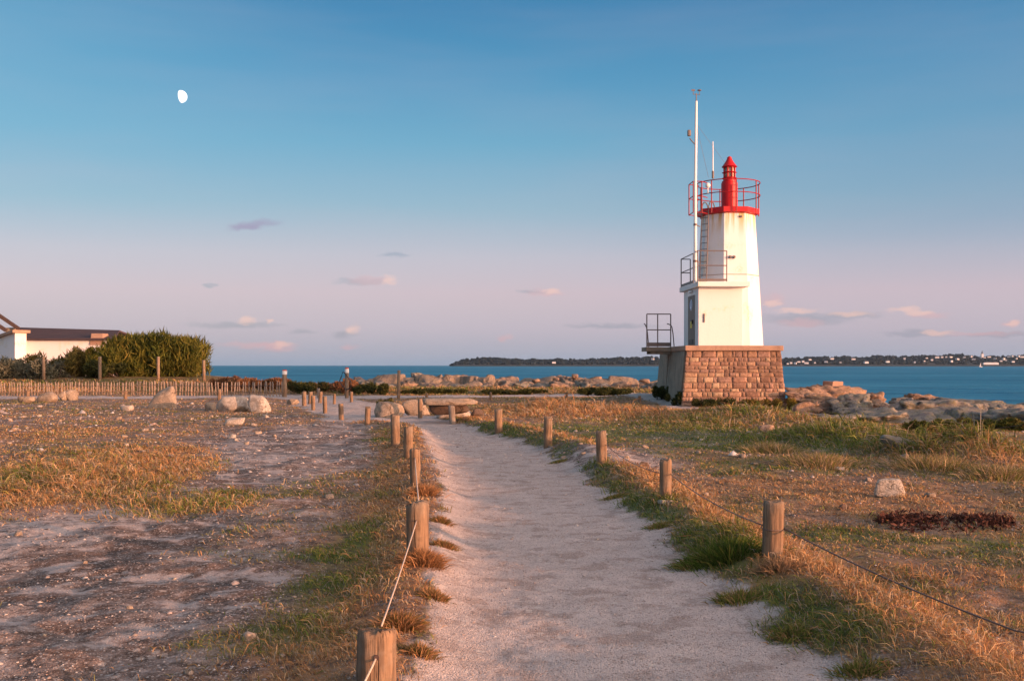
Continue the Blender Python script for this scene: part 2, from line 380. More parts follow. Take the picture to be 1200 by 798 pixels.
# ------------------------------------------------------------------ ground
def zones(x, y):
    """albedo, roughness of the ground material and plant cover at ground points"""
    n1 = fbm(x*.35, y*.35, 51, 4); n2 = fbm(x*1.5, y*1.5, 52, 4); n3 = fbm(x*5, y*5, 53, 3); n4 = fbm(x*.9+40, y*.35, 54, 4)
    P = path_mask(x, y)
    L = np.interp(y, _Y, _L); R = np.interp(y, _Y, _R); near = y < 31
    u = x/np.maximum(y, 4)
    leftf = (x < L) & near | ((u < -.13) & (y >= 31))
    E = lambda *a: ell(x, y, *a)
    # grass cover 0..1, greenness 0..1, length
    # right field: mostly matted grass
    cov = np.where(leftf, .18, .72) + n2*.9 + n1*.5 + n3*.5
    green = np.where(leftf, .27, .32) + n1*1.1 + n2*.7 + n3*.45
    hgt = np.where(leftf, .035, .04)*(1+n2)
    # left field patches
    tuss = E(90, 562, 200, 32)+E(10, 565, 90, 22)*.8+E(240, 590, 100, 14)*.7+E(60, 505, 80, 6)*.5+E(170, 530, 120, 7)*.4
    cov = cov+tuss*1.3*leftf; hgt = hgt+tuss*.07*leftf; green = green+leftf*(E(20, 568, 60, 14)*.6+E(190, 580, 130, 16)*.25)
    midl = leftf*(ss(y, 17, 22)); cov = cov+midl*(.30+n4*.9)
    vergeL = np.exp(-((x-L+.55)/.5)**2)*near; cov = cov+vergeL*.75*leftf; green = green+np.exp(-((x-L+.95)/.4)**2)*near*(.05+n2*1.3)*leftf-np.exp(-((x-L+.15)/.35)**2)*near*.6*leftf; hgt = hgt+vergeL*.025
    cov = cov-leftf*(E(180, 700, 260, 60)*.5+E(330, 520, 70, 14)*.8+E(390, 500, 40, 8)*.5)
    cov = cov-(1-ss(poly_d(x, y, FTRK)+n1*1.2, .4, 1.6))*.7*leftf
    # right field patches
    vergeR = np.exp(-((x-R-.15)/.35)**2)*near*(~leftf); green = green+vergeR*(.45+n2*1.0); hgt = hgt+vergeR*.02; cov = cov+vergeR*(.25+n3*1.5)
    bankR = np.exp(-((x-R-.75)/.35)**2)*near*(~leftf); green = green-bankR*.55; hgt = hgt+bankR*.035; cov = cov+.3*bankR
    rf = ~leftf
    green = green+rf*(E(980, 522, 260, 14)*.9+E(800, 620, 60, 20)*.3+E(1000, 650, 160, 12)*.35+E(750, 500, 200, 8)*.35+E(900, 530, 250, 14)*.25+E(1050, 690, 120, 12)*.3+E(1150, 560, 90, 9)*.35+E(760, 508, 120, 8)*.5+E(960, 555, 120, 6)*.4+E(930, 625, 90, 12)*.4+E(1000, 700, 120, 16)*.3+E(850, 645, 40, 16)*.9+E(1050, 630, 120, 10)*.35+E(1160, 640, 60, 14)*.4+E(860, 605, 60, 10)*.2+E(700, 505, 60, 6)*.3)
    green = green-rf*(E(900, 572, 160, 12)*.8+E(1100, 590, 140, 12)*.5+E(950, 690, 80, 30)*.35+E(650, 490, 130, 8)*.6)
    cov = cov-rf*(E(690, 542, 75, 12)*1.0+E(880, 510, 90, 7)*.3+E(1150, 760, 120, 30)*.3+E(1100, 610, 90, 6)*.5+E(740, 548, 60, 9)*.7)
    hgt = hgt+rf*(E(990, 520, 80, 8)*.30+E(1135, 543, 95, 10)*.26+E(1060, 530, 60, 6)*.14+E(820, 503, 60, 5)*.12+E(700, 620, 10, 10)*0+E(1080, 680, 60, 14)*.05+E(660, 486, 85, 5)*.26+E(755, 487, 40, 4)*.08+E(850, 642, 38, 12)*.12+E(880, 495, 100, 7)*.16)
    far = ss(y, 54, 58)*(1-P); cov = cov+far*.8; hgt = hgt+far*.12; green = green+far*.1
    cov = np.clip(cov, 0, 1)*(1-ss(P, .08, .9)); green = np.clip(green, 0, 1)
    shore = ss(y-np.interp(x, [-120, -20, 4, 8, 12, 17, 24, 60, 120], [92, 80, 76, 62, 50, 46.5, 44, 40, 36]), -4, 0)
    cov = cov*(1-shore)
    # albedo
    def c3(r, g, b): return np.array([r, g, b])
    soil = c3(.19, .125, .095); dark = c3(.06, .042, .034); gravel = c3(.45, .38, .345); sand = c3(.50, .425, .385); thatch = c3(.37, .19, .085); grn = c3(.095, .125, .03)
    gm = np.clip(.38+n2*1.6+n4*1.8+n3*.8, 0, 1)[..., None]
    base = soil*(1-gm)+gravel*gm
    dk = np.clip((-n4*2.6+n3*1.6+n2*1.0+.04+.25*ss(11-y, 0, 5)), 0, 1)[..., None]; base = base*(1-dk*.75)+dark*dk*.75
    base = base*(1-shore[..., None])+c3(.27, .25, .22)*shore[..., None]
    g = green[..., None]; veg = thatch*(1-g)+grn*g
    cv = np.clip(cov*1.15, 0, .9)[..., None]
    col = base*(1-cv)+veg*cv
    Pm = ss(P, .2, .75)[..., None]
    col = col*(1-Pm)+sand*(1+.22*n1[..., None]+.12*n3[..., None])*Pm
    grit = np.clip(np.maximum(Pm[..., 0], (1-cov)*.6), 0, 1)
    return np.clip(col, .01, .8), grit, cov, green, hgt, P

vs = [-30.0, -20, -12, -6, -3, -1, .5, 1.5, 2.2, 2.8]
y = 3.2
while y < 130: vs.append(y); y *= 1.0062
vs = np.array(vs+[150, 200, 300])
us = np.linspace(-1, 1, 640); us = np.sign(us)*np.abs(us)**1.15
GY, GU = np.meshgrid(vs, us, indexing='ij')
GX = GU*np.maximum(GY+2.5, 5)*np.where(GY > 125, 3, 1.0)*.95
GZ = H(GX, GY)
col, grit, _, _, _, _ = zones(GX, GY)
nr, nc = GX.shape
idx = np.arange(nr*nc).reshape(nr, nc)
F = np.stack([idx[:-1, :-1], idx[:-1, 1:], idx[1:, 1:], idx[1:, :-1]], -1).reshape(-1, 4)
V = np.stack([GX, GY, GZ], -1).reshape(-1, 3)
me = npmesh('ground', V, F, np.concatenate([col.reshape(-1, 3), grit.reshape(-1, 1)], 1), True)
m, n = mat('coastal ground'); a = n.n('ShaderNodeAttribute'); a.attribute_name = 'col'; v = n.n('ShaderNodeNewGeometry').outputs['Position']
f1 = n.noise(v, 3.5, 6, .65); f2 = n.noise(v, 38, 4, .7); vo = n.n('ShaderNodeTexVoronoi', {'Vector': v, 'Scale': 95}); vo2 = n.n('ShaderNodeTexVoronoi', {'Vector': v, 'Scale': 17})
gr = a.outputs['Alpha']
c = n.n('ShaderNodeVectorMath', {0: a.outputs['Color']}, operation='SCALE'); n.set(c, 'Scale', n.m('ADD', .15, n.m('MULTIPLY', n.m('ADD', f1, f2), .85)))
c = c.outputs[0]
off = n.smooth(gr, .65, .95, 1, 0); f3 = n.noise(v, 9, 6, .75); f4 = n.noise(v, 2.1, 5, .7)
c = n.mix(n.m('MULTIPLY', off, n.m('MULTIPLY', n.smooth(f3, .44, .58, 0, .85), n.smooth(f4, .38, .56, .15, 1))), c, (.060, .042, .034))
c = n.mix(n.m('MULTIPLY', n.smooth(gr, .3, .6), n.m('MULTIPLY', off, n.smooth(f4, .38, .50, .8, 0))), c, (.48, .41, .375))
spk = n.n('ShaderNodeTexVoronoi', {'Vector': v, 'Scale': 42}); spc = n.n('ShaderNodeSeparateColor', {0: spk.outputs['Color']})
c = n.mix(n.m('MULTIPLY', n.smooth(gr, .2, .5), n.m('MULTIPLY', off, n.m('MULTIPLY', n.smooth(spc.outputs[0], .70, .8), n.smooth(spk.outputs[0], .25, .45, .85, 0)))), c, (.52, .45, .40))
spt = n.noise(v, 3.2, 4, .6); c = n.mix(n.m('MULTIPLY', n.smooth(gr, .7, .95), n.smooth(spt, .50, .62, 0, .55)), c, (.26, .19, .155))
rnd = n.n('ShaderNodeSeparateColor', {0: vo.outputs['Color']}); rnd2 = n.n('ShaderNodeSeparateColor', {0: vo2.outputs['Color']})
c = n.mix(n.m('MULTIPLY', gr, n.smooth(rnd.outputs[0], .72, .98, 0, .6)), c, (.60, .50, .43))
c = n.mix(n.m('MULTIPLY', gr, n.smooth(rnd.outputs[1], .74, .98, 0, .6)), c, (.16, .12, .10))
c = n.mix(n.m('MULTIPLY', gr, n.m('MULTIPLY', n.smooth(rnd2.outputs[0], .9, .97, 0, .7), n.smooth(vo2.outputs[0], .35, .5, 1, 0))), c, (.60, .54, .48))
hb = n.m('ADD', n.m('MULTIPLY', n.m('SUBTRACT', 1.0, vo.outputs[0]), n.m('MULTIPLY', gr, .6)), n.m('ADD', f2, n.m('MULTIPLY', f1, .8)))
finish(n, c, .95, hb, .7, .018, .15)
tag(obj('ground', me, m), kind='structure')

# ------------------------------------------------------------------ sea
SEA = -3.0
m, n = mat('sea water'); g = n.n('ShaderNodeNewGeometry'); v = g.outputs['Position']
mp = n.n('ShaderNodeMapping', {0: v}); mp.inputs['Scale'].default_value = (.35, 1.0, 1)
w1 = n.noise(mp.outputs[0], 1.1, 4, .6); w2 = n.noise(mp.outputs[0], .12, 5, .6); w3 = n.noise(mp.outputs[0], .012, 4, .55)
c = n.mix(n.smooth(w3, .35, .65), (.028, .175, .30), (.055, .26, .40)); c = n.mix(n.smooth(w2, .45, .65, 0, .65), c, (.008, .105, .19))
c = n.mix(n.smooth(w1, .5, .62, 0, .35), c, (.07, .27, .37)); fo = n.m('MULTIPLY', n.smooth(w1, .62, .70), n.smooth(w2, .50, .62)); c = n.mix(n.m('MULTIPLY', fo, .6), c, (.4, .45, .5))
finish(n, c, .5, n.m('ADD', w1, n.m('MULTIPLY', w2, 5)), 1.0, .7, .02)
bm = NB()
ys = [30, 60, 100, 160, 260, 500, 1000, 2500, 6000, 14000]
rows = [[bm.verts.new((s*max(60, yy*1.05), yy, SEA)) for s in np.linspace(-1, 1, 9)] for yy in ys]
for A, B in zip(rows[:-1], rows[1:]):
    for k in range(8): bm.faces.new((A[k], A[k+1], B[k+1], B[k]))
tag(obj('sea', bm, m), kind='structure')

# ------------------------------------------------------------------ rocks
def rockmesh(seed, size, sub=4, planes=14, rough=.06, nf=1.6, sharp=14, layer=0.0, taper=0.0, hmin=.62):
    rnd = random.Random(seed); bm = NB(); bmesh.ops.create_icosphere(bm, subdivisions=sub, radius=1)
    ns_ = []
    for i in range(planes):
        v = Vector((rnd.gauss(0, 1), rnd.gauss(0, 1), rnd.gauss(0, 1))).normalized(); ns_.append((v, rnd.uniform(hmin, .95)))
    ns_ += [(Vector(q), .9) for q in ((0, 0, 1), (0, 0, -1), (0, -1, 0), (0, 1, 0), (1, 0, 0), (-1, 0, 0))]+[(Vector((0, -1, .3)).normalized(), .88), (Vector((1, -.3, .2)).normalized(), .88)]
    off = Vector((rnd.random()*50, rnd.random()*50, rnd.random()*50))
    S = Vector(size)
    for v in bm.verts:
        d = v.co.normalized(); s = 0
        for nn, h in ns_:
            t = max(d.dot(nn), .02); s += (t/h)**sharp
        r = s**(-1/sharp)
        p = d*r
        q = Vector((p.x*S.x, p.y*S.y, p.z*S.z))
        k = mnoise.fractal(q*nf+off, .9, 2.1, 5)
        r2 = 1+rough*k/max(.4, min(S)) if False else 1+rough*k
        w_ = q*nf*.55+off*1.3; r2 -= rough*1.6*max(0, .16-abs(mnoise.noise(w_)))*2.6
        w_ = q*nf*1.9+off*.7; r2 -= rough*.9*max(0, .14-abs(mnoise.noise(w_)))*2.6
        if layer: r2 += layer*(mnoise.noise(Vector((q.x*.6, q.y*.6, q.z*5))+off))
        v.co = q*r2*.5*1.08
        if taper: k_ = 1-taper*(v.co.z/S.z+.5); v.co.x = v.co.x*k_+.12*taper*S.x*(v.co.z/S.z); v.co.y *= k_
    me = bpy.data.meshes.new('rock'); bm.to_mesh(me); bm.free()
    me.polygons.foreach_set('use_smooth', [True]*len(me.polygons))
    return me
def rock(name, label, px0, px1, py0, py1, mat_, seed, depth=None, Y=None, cat='boulder', group=None, tilt=0.0, rz=0.0, sub=4, sink=.28, **kw):
    """a rock whose visible outline spans px0..px1 and py0..py1 when its middle stands at depth Y"""
    if Y is None: Y = gp((px0+px1)/2, py1)[1]
    wd = (px1-px0)/1200*Y; ht = (py1-py0)/1200*Y
    dp = depth or max(.7*wd, ht)
    Ym = Y+dp*.35
    X = atX((px0+px1)/2, Ym); z1 = atZ(py0, Ym); z0 = atZ(py1, Y)-ht*sink
    me = rockmesh(seed, (wd*1.08, dp, z1-z0), sub, **kw)
    o = obj(name, me, mat_, None, (X, Ym, (z0+z1)/2), (0, tilt, rz))
    return tag(o, label, cat, group)

# ------------------------------------------------------------------ plants
def leaves(N_, pts, size, upw, cols, seed=0, width=.35, colj=.25):
    """N leaf-shaped faces scattered from the point sampler pts(rng, n) -> (n,3)"""
    rng = np.random.default_rng(seed); P = pts(rng, N_); n_ = len(P)
    d = rng.normal(size=(n_, 3)); d[:, 2] = np.abs(d[:, 2])*.6+upw*rng.random(n_); d /= np.linalg.norm(d, axis=1)[:, None]
    s = rng.normal(size=(n_, 3)); s = np.cross(d, s); s /= np.linalg.norm(s, axis=1)[:, None]
    L_ = size*(.5+rng.random(n_))[:, None]; W = L_*width
    V = np.stack([P-d*L_*.3, P+s*W*.5+d*L_*.2, P+d*L_, P-s*W*.5+d*L_*.2], 1).reshape(-1, 3)
    F = np.arange(n_*4).reshape(-1, 4)
    cols = np.array(cols); cl = fbm(P[:, 0]*2.1+P[:, 2]*1.7, P[:, 1]*2.1-P[:, 2]*2.3, seed+5, 3)+.5
    k = np.clip(cl+rng.normal(0, .14, n_), 0, .999)*(len(cols)-1); i = k.astype(int); fr = (k-i)[:, None]
    c = (cols[i]*(1-fr)+cols[np.minimum(i+1, len(cols)-1)]*fr)*(1+rng.normal(0, colj, n_))[:, None]
    return V, F, np.repeat(np.clip(c, .004, .9), 4, 0)
def shrub(name, label, cat, cx, cy, w_, d_, h_, cols, N_=2500, leaf=.10, upw=.6, seed=1, group=None, width=.35, boxy=.0, z=None, lobes=9, stems=True, rz=0.0):
    z = h1(cx, cy) if z is None else z
    root = thing(name, label, cat, (cx, cy, z), rz, group)
    rr = np.random.default_rng(seed)
    lc = np.stack([rr.uniform(-.5, .5, lobes)*w_*.72, rr.uniform(-.4, .4, lobes)*d_, rr.uniform(.25, .8, lobes)*h_*.72], 1)
    lr = rr.uniform(.22, .40, lobes)
    def pts(rng, n_):
        k = rng.integers(0, lobes, n_); v = rng.normal(size=(n_, 3)); v /= np.linalg.norm(v, axis=1)[:, None]
        r = rng.random(n_)**.33
        S = np.array([w_, d_, h_])*.5
        S2 = np.array([max(.6*w_/max(lobes**.5, 1), .28*h_)*2, min(d_, h_)*.9, h_])
        p = lc[k]+v*r[:, None]*lr[k][:, None]*S2
        if boxy:
            q = np.stack([rng.uniform(-.5, .5, n_)*w_, rng.uniform(-.5, .5, n_)*d_, rng.random(n_)**.8*h_*(.92)], 1)
            q[:, 2] *= 1+.16*fbm(q[:, 0]*1.1, q[:, 1], seed, 3)*2
            q[:, 2] *= 1-.30*np.abs(q[:, 0]/w_*2)**5
            sel = rng.random(n_) < boxy; p[sel] = q[sel]
        p[:, 0] = np.clip(p[:, 0], -w_*.52, w_*.52)
        p = p[p[:, 2] > -.05*h_]; return p[p[:, 2] < h_*1.1]
    V, F, c = leaves(N_, pts, leaf, upw, cols, seed, width)
    obj('foliage', npmesh('foliage', V, F, c), M['leaf'], root)
    if stems:
        bm = NB()
        for i in range(max(4, int(lobes*.8))):
            x0 = rr.uniform(-.4, .4)*w_; t = lc[i % lobes]
            p0 = Vector((x0*.8, rr.uniform(-.15, .15)*d_, -.1)); p2 = Vector(t)+Vector((0, 0, .1*h_)); p1 = p0.lerp(p2, .5)+Vector((rr.uniform(-.1, .1), 0, .1*h_))
            tube(bm, [p0, p1, p2], [.035*h_**.5, .022*h_**.5, .008], 6)
        obj('stem', bm, M['bark'], root)
    return root
M['bark'] = wood('bark', (.10, .07, .05), (.06, .045, .03), (.12, .10, .08))

# ------------------------------------------------------------------ lighthouse
LD = 39.0; LX = 8.47
light = thing('lighthouse', 'white lighthouse with red gallery and lantern on a square stone base by the sea', 'lighthouse', (LX, LD, 0), math.radians(3))
def cap_front(px): return (px-600)/1200*LD-LX
BW, BT, BDP, ZT, ZB = 2.08, 1.84, 5.3, 2.15, -.5     # half widths bottom/top, depth, heights
# core of the base
def frustum(bm, x0, x1, y0, y1, z0, x2, x3, y2, y3, z1):
    v = [bm.verts.new(p) for p in ((x0, y0, z0), (x1, y0, z0), (x1, y1, z0), (x0, y1, z0), (x2, y2, z1), (x3, y2, z1), (x3, y3, z1), (x2, y3, z1))]
    for f in ((3, 2, 1, 0), (4, 5, 6, 7), (0, 1, 5, 4), (1, 2, 6, 5), (2, 3, 7, 6), (3, 0, 4, 7)): bm.faces.new([v[i] for i in f])
M['mortar'] = concrete('reddish mortar', (.30, .20, .14), (.24, .155, .115), (.19, .125, .09))
bm = NB(); frustum(bm, -BW+.03, BW-.03, .030, BDP-.04, ZB, -BT+.03, BT-.03, .130, BDP-.12, ZT)
base = obj('stone_base', bm, M['mortar'], light)
# masonry blocks on the front and the sides, each with its own tone
rs = random.Random(7); Vb, Fb, Cb = [], [], []
def block(face, a0, a1, z0, z1, prot, colr):
    """a rough faced block between a0..a1 along a face"""
    g = 7; gh = 5; base_i = sum(len(q) for q in Vb); vv = []
    def pos(a, z, o):
        t = (z-ZB)/(ZT-ZB); hw = BW+(BT-BW)*t; fy = .02+.10*t
        if face == 'front': return (a*hw, fy-o, z)
        if face == 'right': return (hw-.02+o, fy+(a+1)/2*(BDP-.1), z)
        return (-hw+.02-o, fy+(a+1)/2*(BDP-.1), z)
    sd_ = rs.random()*100
    for j in range(gh):
        for i in range(g):
            s, t = i/(g-1), j/(gh-1); e = (1 if 0 < i < g-1 else 0)*(1 if 0 < j < gh-1 else 0)
            o = prot*e+e*(.012+.022*mnoise.noise(Vector((s*2+sd_, t*2, sd_)))) - (0 if e else .006)
            jx = .016*mnoise.noise(Vector((s*3, t*3, sd_+5)))
            vv.append(pos(a0+(a1-a0)*s+jx, z0+(z1-z0)*t+jx*.8, o))
    Vb.append(vv); f = []
    for j in range(gh-1):
        for i in range(g-1):
            q = [base_i+j*g+i, base_i+j*g+i+1, base_i+(j+1)*g+i+1, base_i+(j+1)*g+i]
            f.append(q if face != 'left' and face != 'x' else q[::-1])
    # skirt
    ring = [j*g for j in range(gh)][::-1]+[i for i in range(1, g)]+[j*g+g-1 for j in range(1, gh)]+[(gh-1)*g+i for i in range(g-2, 0, -1)]
    for k in ring:
        j, i = divmod(k, g)
        vv.append(pos(a0+(a1-a0)*i/(g-1), z0+(z1-z0)*j/(gh-1), -.05))
    m_ = len(ring); s0 = base_i+g*gh
    for k in range(m_):
        f.append([base_i+ring[k], s0+k, s0+(k+1) % m_, base_i+ring[(k+1) % m_]])
    Fb.extend(f); Cb.extend([colr]*len(vv))
tones = [(.30, .185, .125), (.26, .155, .11), (.33, .21, .14), (.24, .15, .11), (.38, .27, .18), (.25, .155, .115), (.31, .20, .13), (.28, .18, .14)]
for face, rows_ in (('front', 1), ('right', 1)):
    z = ZB
    while z < ZT-.02:
        hgt_ = min(rs.choice((.13, .16, .19, .22, .27)), ZT-z)
        if ZT-(z+hgt_) < .12: hgt_ = ZT-z
        a = -1.0
        while a < 1:
            wdt = rs.choice((.07, .10, .14, .20, .28))*rs.uniform(.9, 1.1)*(1 if face == 'front' else .7); b = min(a+wdt, 1)
            if 1-b < .07: b = 1
            t = rs.choice(tones); k = rs.uniform(.85, 1.13)
            gpm = .006 if face == 'front' else .004
            block(face, a+gpm*.5, b-gpm*.5, z+.006, z+hgt_-.006, rs.uniform(-.004, .012), tuple(x*k for x in t))
            a = b
        z += hgt_
Vn = np.array([p for q in Vb for p in q]); Fn = np.array(Fb)
me = npmesh('masonry', Vn, Fn, np.array(Cb))
bmx = NB(); bmx.from_mesh(me); bmesh.ops.recalc_face_normals(bmx, faces=bmx.faces); bmx.to_mesh(me); bmx.free()
obj('masonry', me, M['stone'], base)
# side facing left: three rendered panels with open joints
bm = NB()
for (a0, a1) in ((.03, .60), (.615, .985)):
    z0, z1 = ZB, ZT-.003
    y00, y01 = .06+a0*(BDP-.2), .06+a1*(BDP-.2)
    frustum(bm, -BW-.012, -BW+.2, y00, y01, z0, -BT-.012, -BT+.2, y00+.07, y01-.0, z1)
obj('rendered_side', bm, M['concrete'], base)
bm = NB(); box(bm, (0, BDP/2+.0, 2.25), (2*BT+.12, BDP+.06, .2), bev=.03); obj('coping', bm, M['cap'], base)
# tower: octagon
TY = 2.1; K = 1/math.cos(PI/8)
TX = .31
bm = NB(); lathe(bm, [(1.28*K, 2.352), (1.265*K, 2.6), (.985*K, 7.56)], 8, (TX, TY), PI/8); tower = obj('tower', bm, M['white_wall'], light)
bm = NB()
for zz in (5.15,):
    r_ = 1.28+(.985-1.28)*(zz-2.352)/(7.74-2.352)
    lathe(bm, [((r_+.004)*K, zz-.012), ((r_+.006)*K, zz), ((r_+.003)*K, zz+.012)], 8, (TX, TY), PI/8)
obj('render_joint', bm, M['cap'], tower)
# entrance block
AX0, AX1, AY0, AY1 = (818-600)/1200*39.55-LX+.03, (870.5-600)/1200*39.55-LX+.03, .55, 3.1
bm = NB(); box(bm, ((AX0+AX1)/2, (AY0+AY1)/2, (2.352+4.6)/2), (AX1-AX0, AY1-AY0, 4.6-2.352), bev=.012); ann = obj('entrance_block', bm, M['white_wall'], light)
bm = NB(); box(bm, ((AX0+AX1)/2+.02, (AY0+AY1)/2-.08, 4.70), (AX1-AX0+.28, AY1-AY0+.75, .19), bev=.012); slab = obj('balcony_slab', bm, M['white_wall'], light)
SX0, SX1, SY0, SY1 = (AX0+AX1)/2+.02-(AX1-AX0+.28)/2, (AX0+AX1)/2+.02+(AX1-AX0+.28)/2, (AY0+AY1)/2-.08-(AY1-AY0+.75)/2, (AY0+AY1)/2-.08+(AY1-AY0+.75)/2
# door on the left wall
dxx = AX0-.012
bm = NB(); box(bm, (dxx-.0, 1.62, 3.36), (.05, 1.16, 1.96), bev=.006)
door = obj('door', bm, M['door'], light)
bm = NB()
box(bm, (AX0-.008, .99, 3.40), (.03, .08, 2.09)); box(bm, (AX0-.008, 2.25, 3.40), (.03, .08, 2.09)); box(bm, (AX0-.008, 1.62, 4.40), (.03, 1.178, .08)); obj('frame', bm, M['white_metal'], door)
bm = NB(); box(bm, (dxx-.055, 1.30, 3.30), (.06, .05, .16), bev=.01); box(bm, (dxx-.08, 1.32, 3.34), (.03, .14, .025)); obj('handle', bm, M['dark_metal'], door)
bm = NB(); box(bm, (dxx-.035, 1.62, 2.52), (.02, .7, .18)); obj('vent_grille', bm, M['dark_metal'], door)
m_sign = paint('white blue sign', (.80, .84, .90), (.5, .6, .7), .2, .4); m_yel = paint('yellow sign', (.75, .60, .03), (.3, .25, .02), .3, .4); m_navy = paint('navy print', (.05, .10, .30), (.05, .1, .2), .1, .4)
def disc_x(bm, x, y, z, r, t, n_=28):
    ring = [(y+r*math.cos(2*PI*k/n_), z+r*math.sin(2*PI*k/n_)) for k in range(n_)]
    A = [bm.verts.new((x, a, b)) for a, b in ring]; B = [bm.verts.new((x-t, a, b)) for a, b in ring]
    bm.faces.new(A); bm.faces.new(B[::-1])
    for k in range(n_): bm.faces.new((A[k], B[k], B[(k+1) % n_], A[(k+1) % n_]))
bm = NB(); disc_x(bm, dxx-.027, 1.62, 3.98, .22, .008); sg = obj('round_sign', bm, m_sign, door)
bm = NB(); tube(bm, [(dxx-.038, 1.62+.19*math.cos(2*PI*k/28), 3.98+.19*math.sin(2*PI*k/28)) for k in range(28)], .012, 5, closed=True); box(bm, (dxx-.038, 1.62, 4.0), (.006, .07, .2)); obj('print', bm, m_navy, sg)
bm = NB(); box(bm, (dxx-.031, 1.62, 3.20), (.01, .28, .26)); ys_ = obj('yellow_sign', bm, m_yel, door)
bm = NB(); box(bm, (dxx-.038, 1.62, 3.20), (.004, .03, .14)); box(bm, (dxx-.038, 1.62, 3.10), (.004, .03, .03)); obj('print', bm, M['dark_metal'], ys_)
bm = NB(); box(bm, (AX0-.07, 1.62, 4.50), (.12, .34, .09), bev=.02); obj('door_lamp', bm, M['white_metal'], light)
# small fittings on the wall
bm = NB(); box(bm, (AX0+.22, AY0-.02, 3.42), (.05, .04, .34), bev=.008); obj('cable_box', bm, M['grey_metal'], light)
for xx in (.10, .25):
    bm = NB(); tf = TY-(1.28-.295*(5.75-2.352)/5.39)
    tube(bm, [(xx, tf+.02, 5.82), (xx, tf-.12, 5.82)], .045, 10); box(bm, (xx, tf-.02, 5.82), (.05, .05, .12)); obj('wall_lamp', bm, M['grey_metal'], light)
bm = NB(); box(bm, (TX+.25, TY-1.02, 7.42), (.09, .08, .08), bev=.01); obj('junction_box', bm, M['grey_metal'], light)
# railing helper
def railing(bm, pts, h, r=.022, rails=(1.0, .52), toe=None, post=True):
    pts = [Vector(p) for p in pts]
    if post:
        for p in pts: tube(bm, [p, p+Vector((0, 0, h))], r, 8)
    for k in rails:
        for a, b in zip(pts[:-1], pts[1:]): tube(bm, [a+Vector((0, 0, h*k)), b+Vector((0, 0, h*k))], r*.9, 8)
    if toe:
        for a, b in zip(pts[:-1], pts[1:]):
            c_ = (a+b)/2; d_ = b-a; box(bm, (c_.x, c_.y, c_.z+toe/2+.02), (d_.length, .02, toe), math.atan2(d_.y, d_.x))
zs = 4.797
def bx(px, ly): return (px-600)/1200*(LD+ly)-LX+ly*.0524       # local x of a photograph column at local depth ly
bm = NB(); railing(bm, [(bx(817.5, SY0), SY0+.05, zs), (bx(852, SY0), SY0+.05, zs)], 1.17, toe=.08); railing(bm, [(bx(817.5, SY0), SY0+.05, zs), (SX0+.05, SY0+.9, zs)], 1.17, rails=(1.0,), post=False)
railing(bm, [(SX0+.05, SY0+1.0, zs), (SX0+.05, SY1-.1, zs)], 1.17, toe=.1); railing(bm, [(SX0+.05, SY1-.1, zs), (bx(808, SY1), SY1-.1, zs)], 1.17)
obj('balcony_railing', bm, M['grey_metal'], light)
# gallery
RG = 1.16
bm = NB(); lathe(bm, [(1.0*K, 7.562), (1.04*K, 7.58), (RG*K*.985, 7.60), (RG*K*.985, 7.80)], 8, (TX, TY), PI/8)
gal = obj('gallery', bm, M['red'], light)
bm = NB(); zg = 7.8; rr_ = RG*K
cpts = [(TX+rr_*math.cos(t), TY+rr_*math.sin(t)) for t in np.linspace(0, 2*PI, 49)[:-1]]
for k in (1.06, .56): tube(bm, [(x_, y_, zg+k) for x_, y_ in cpts], .020, 6, closed=True)
for i in range(0, 48, 6):
    x_, y_ = cpts[i]; tube(bm, [(x_, y_, zg-.22), (x_, y_, zg+1.06)], .024, 8)
# cage round the mast and ladder
mx0 = bx(811, .9); mx1 = bx(821, .9)
for (x_, y_) in ((mx0, .75), (mx0, 1.5), (mx1, .75)): tube(bm, [(x_, y_, zg-.3), (x_, y_, zg+.92)], .022, 8)
for k in (.92, .35, -.28):
    tube(bm, [(mx1+.3, 1.1, zg+k), (mx1, .75, zg+k), (mx0, .75, zg+k), (mx0, 1.5, zg+k), (mx0+.45, 1.7, zg+k)], .018, 6)
obj('gallery_railing', bm, M['dark_red'], gal)
# lantern
cx_ = TX+.06; cy_ = TY
bm = NB(); lathe(bm, [(.34, 7.802), (.325, 7.86), (.325, 8.90), (.30, 8.92), (.30, 8.97), (.25, 8.99), (.25, 9.08)], 28, (cx_, cy_)); lan = obj('lantern', bm, M['red'], light)
m_gl, n = mat('lantern glass'); finish(n, (.45, .36, .25), .15, None, spec=.6, extra={'Alpha': 1.0})
bm = NB(); lathe(bm, [(.19, 9.08), (.19, 9.55)], 20, (cx_, cy_)); obj('lens', bm, m_gl, lan, smooth=True)
bm = NB()
for zz in (9.10, 9.32, 9.54): lathe(bm, [(.25, zz-.025), (.30, zz), (.25, zz+.025)], 24, (cx_, cy_))
for k in range(8):
    t = 2*PI*k/8+.2; tube(bm, [(cx_+.225*math.cos(t), cy_+.225*math.sin(t), 9.08), (cx_+.225*math.cos(t), cy_+.225*math.sin(t), 9.55)], .030, 6)
obj('glazing_bars', bm, M['red'], lan)
bm = NB(); lathe(bm, [(.31, 9.555), (.28, 9.59), (.17, 9.74), (.11, 9.85), (.095, 9.88), (.10, 9.92), (.06, 9.96), (.0, 9.99)], 24, (cx_, cy_)); obj('lantern_roof', bm, M['red'], lan)
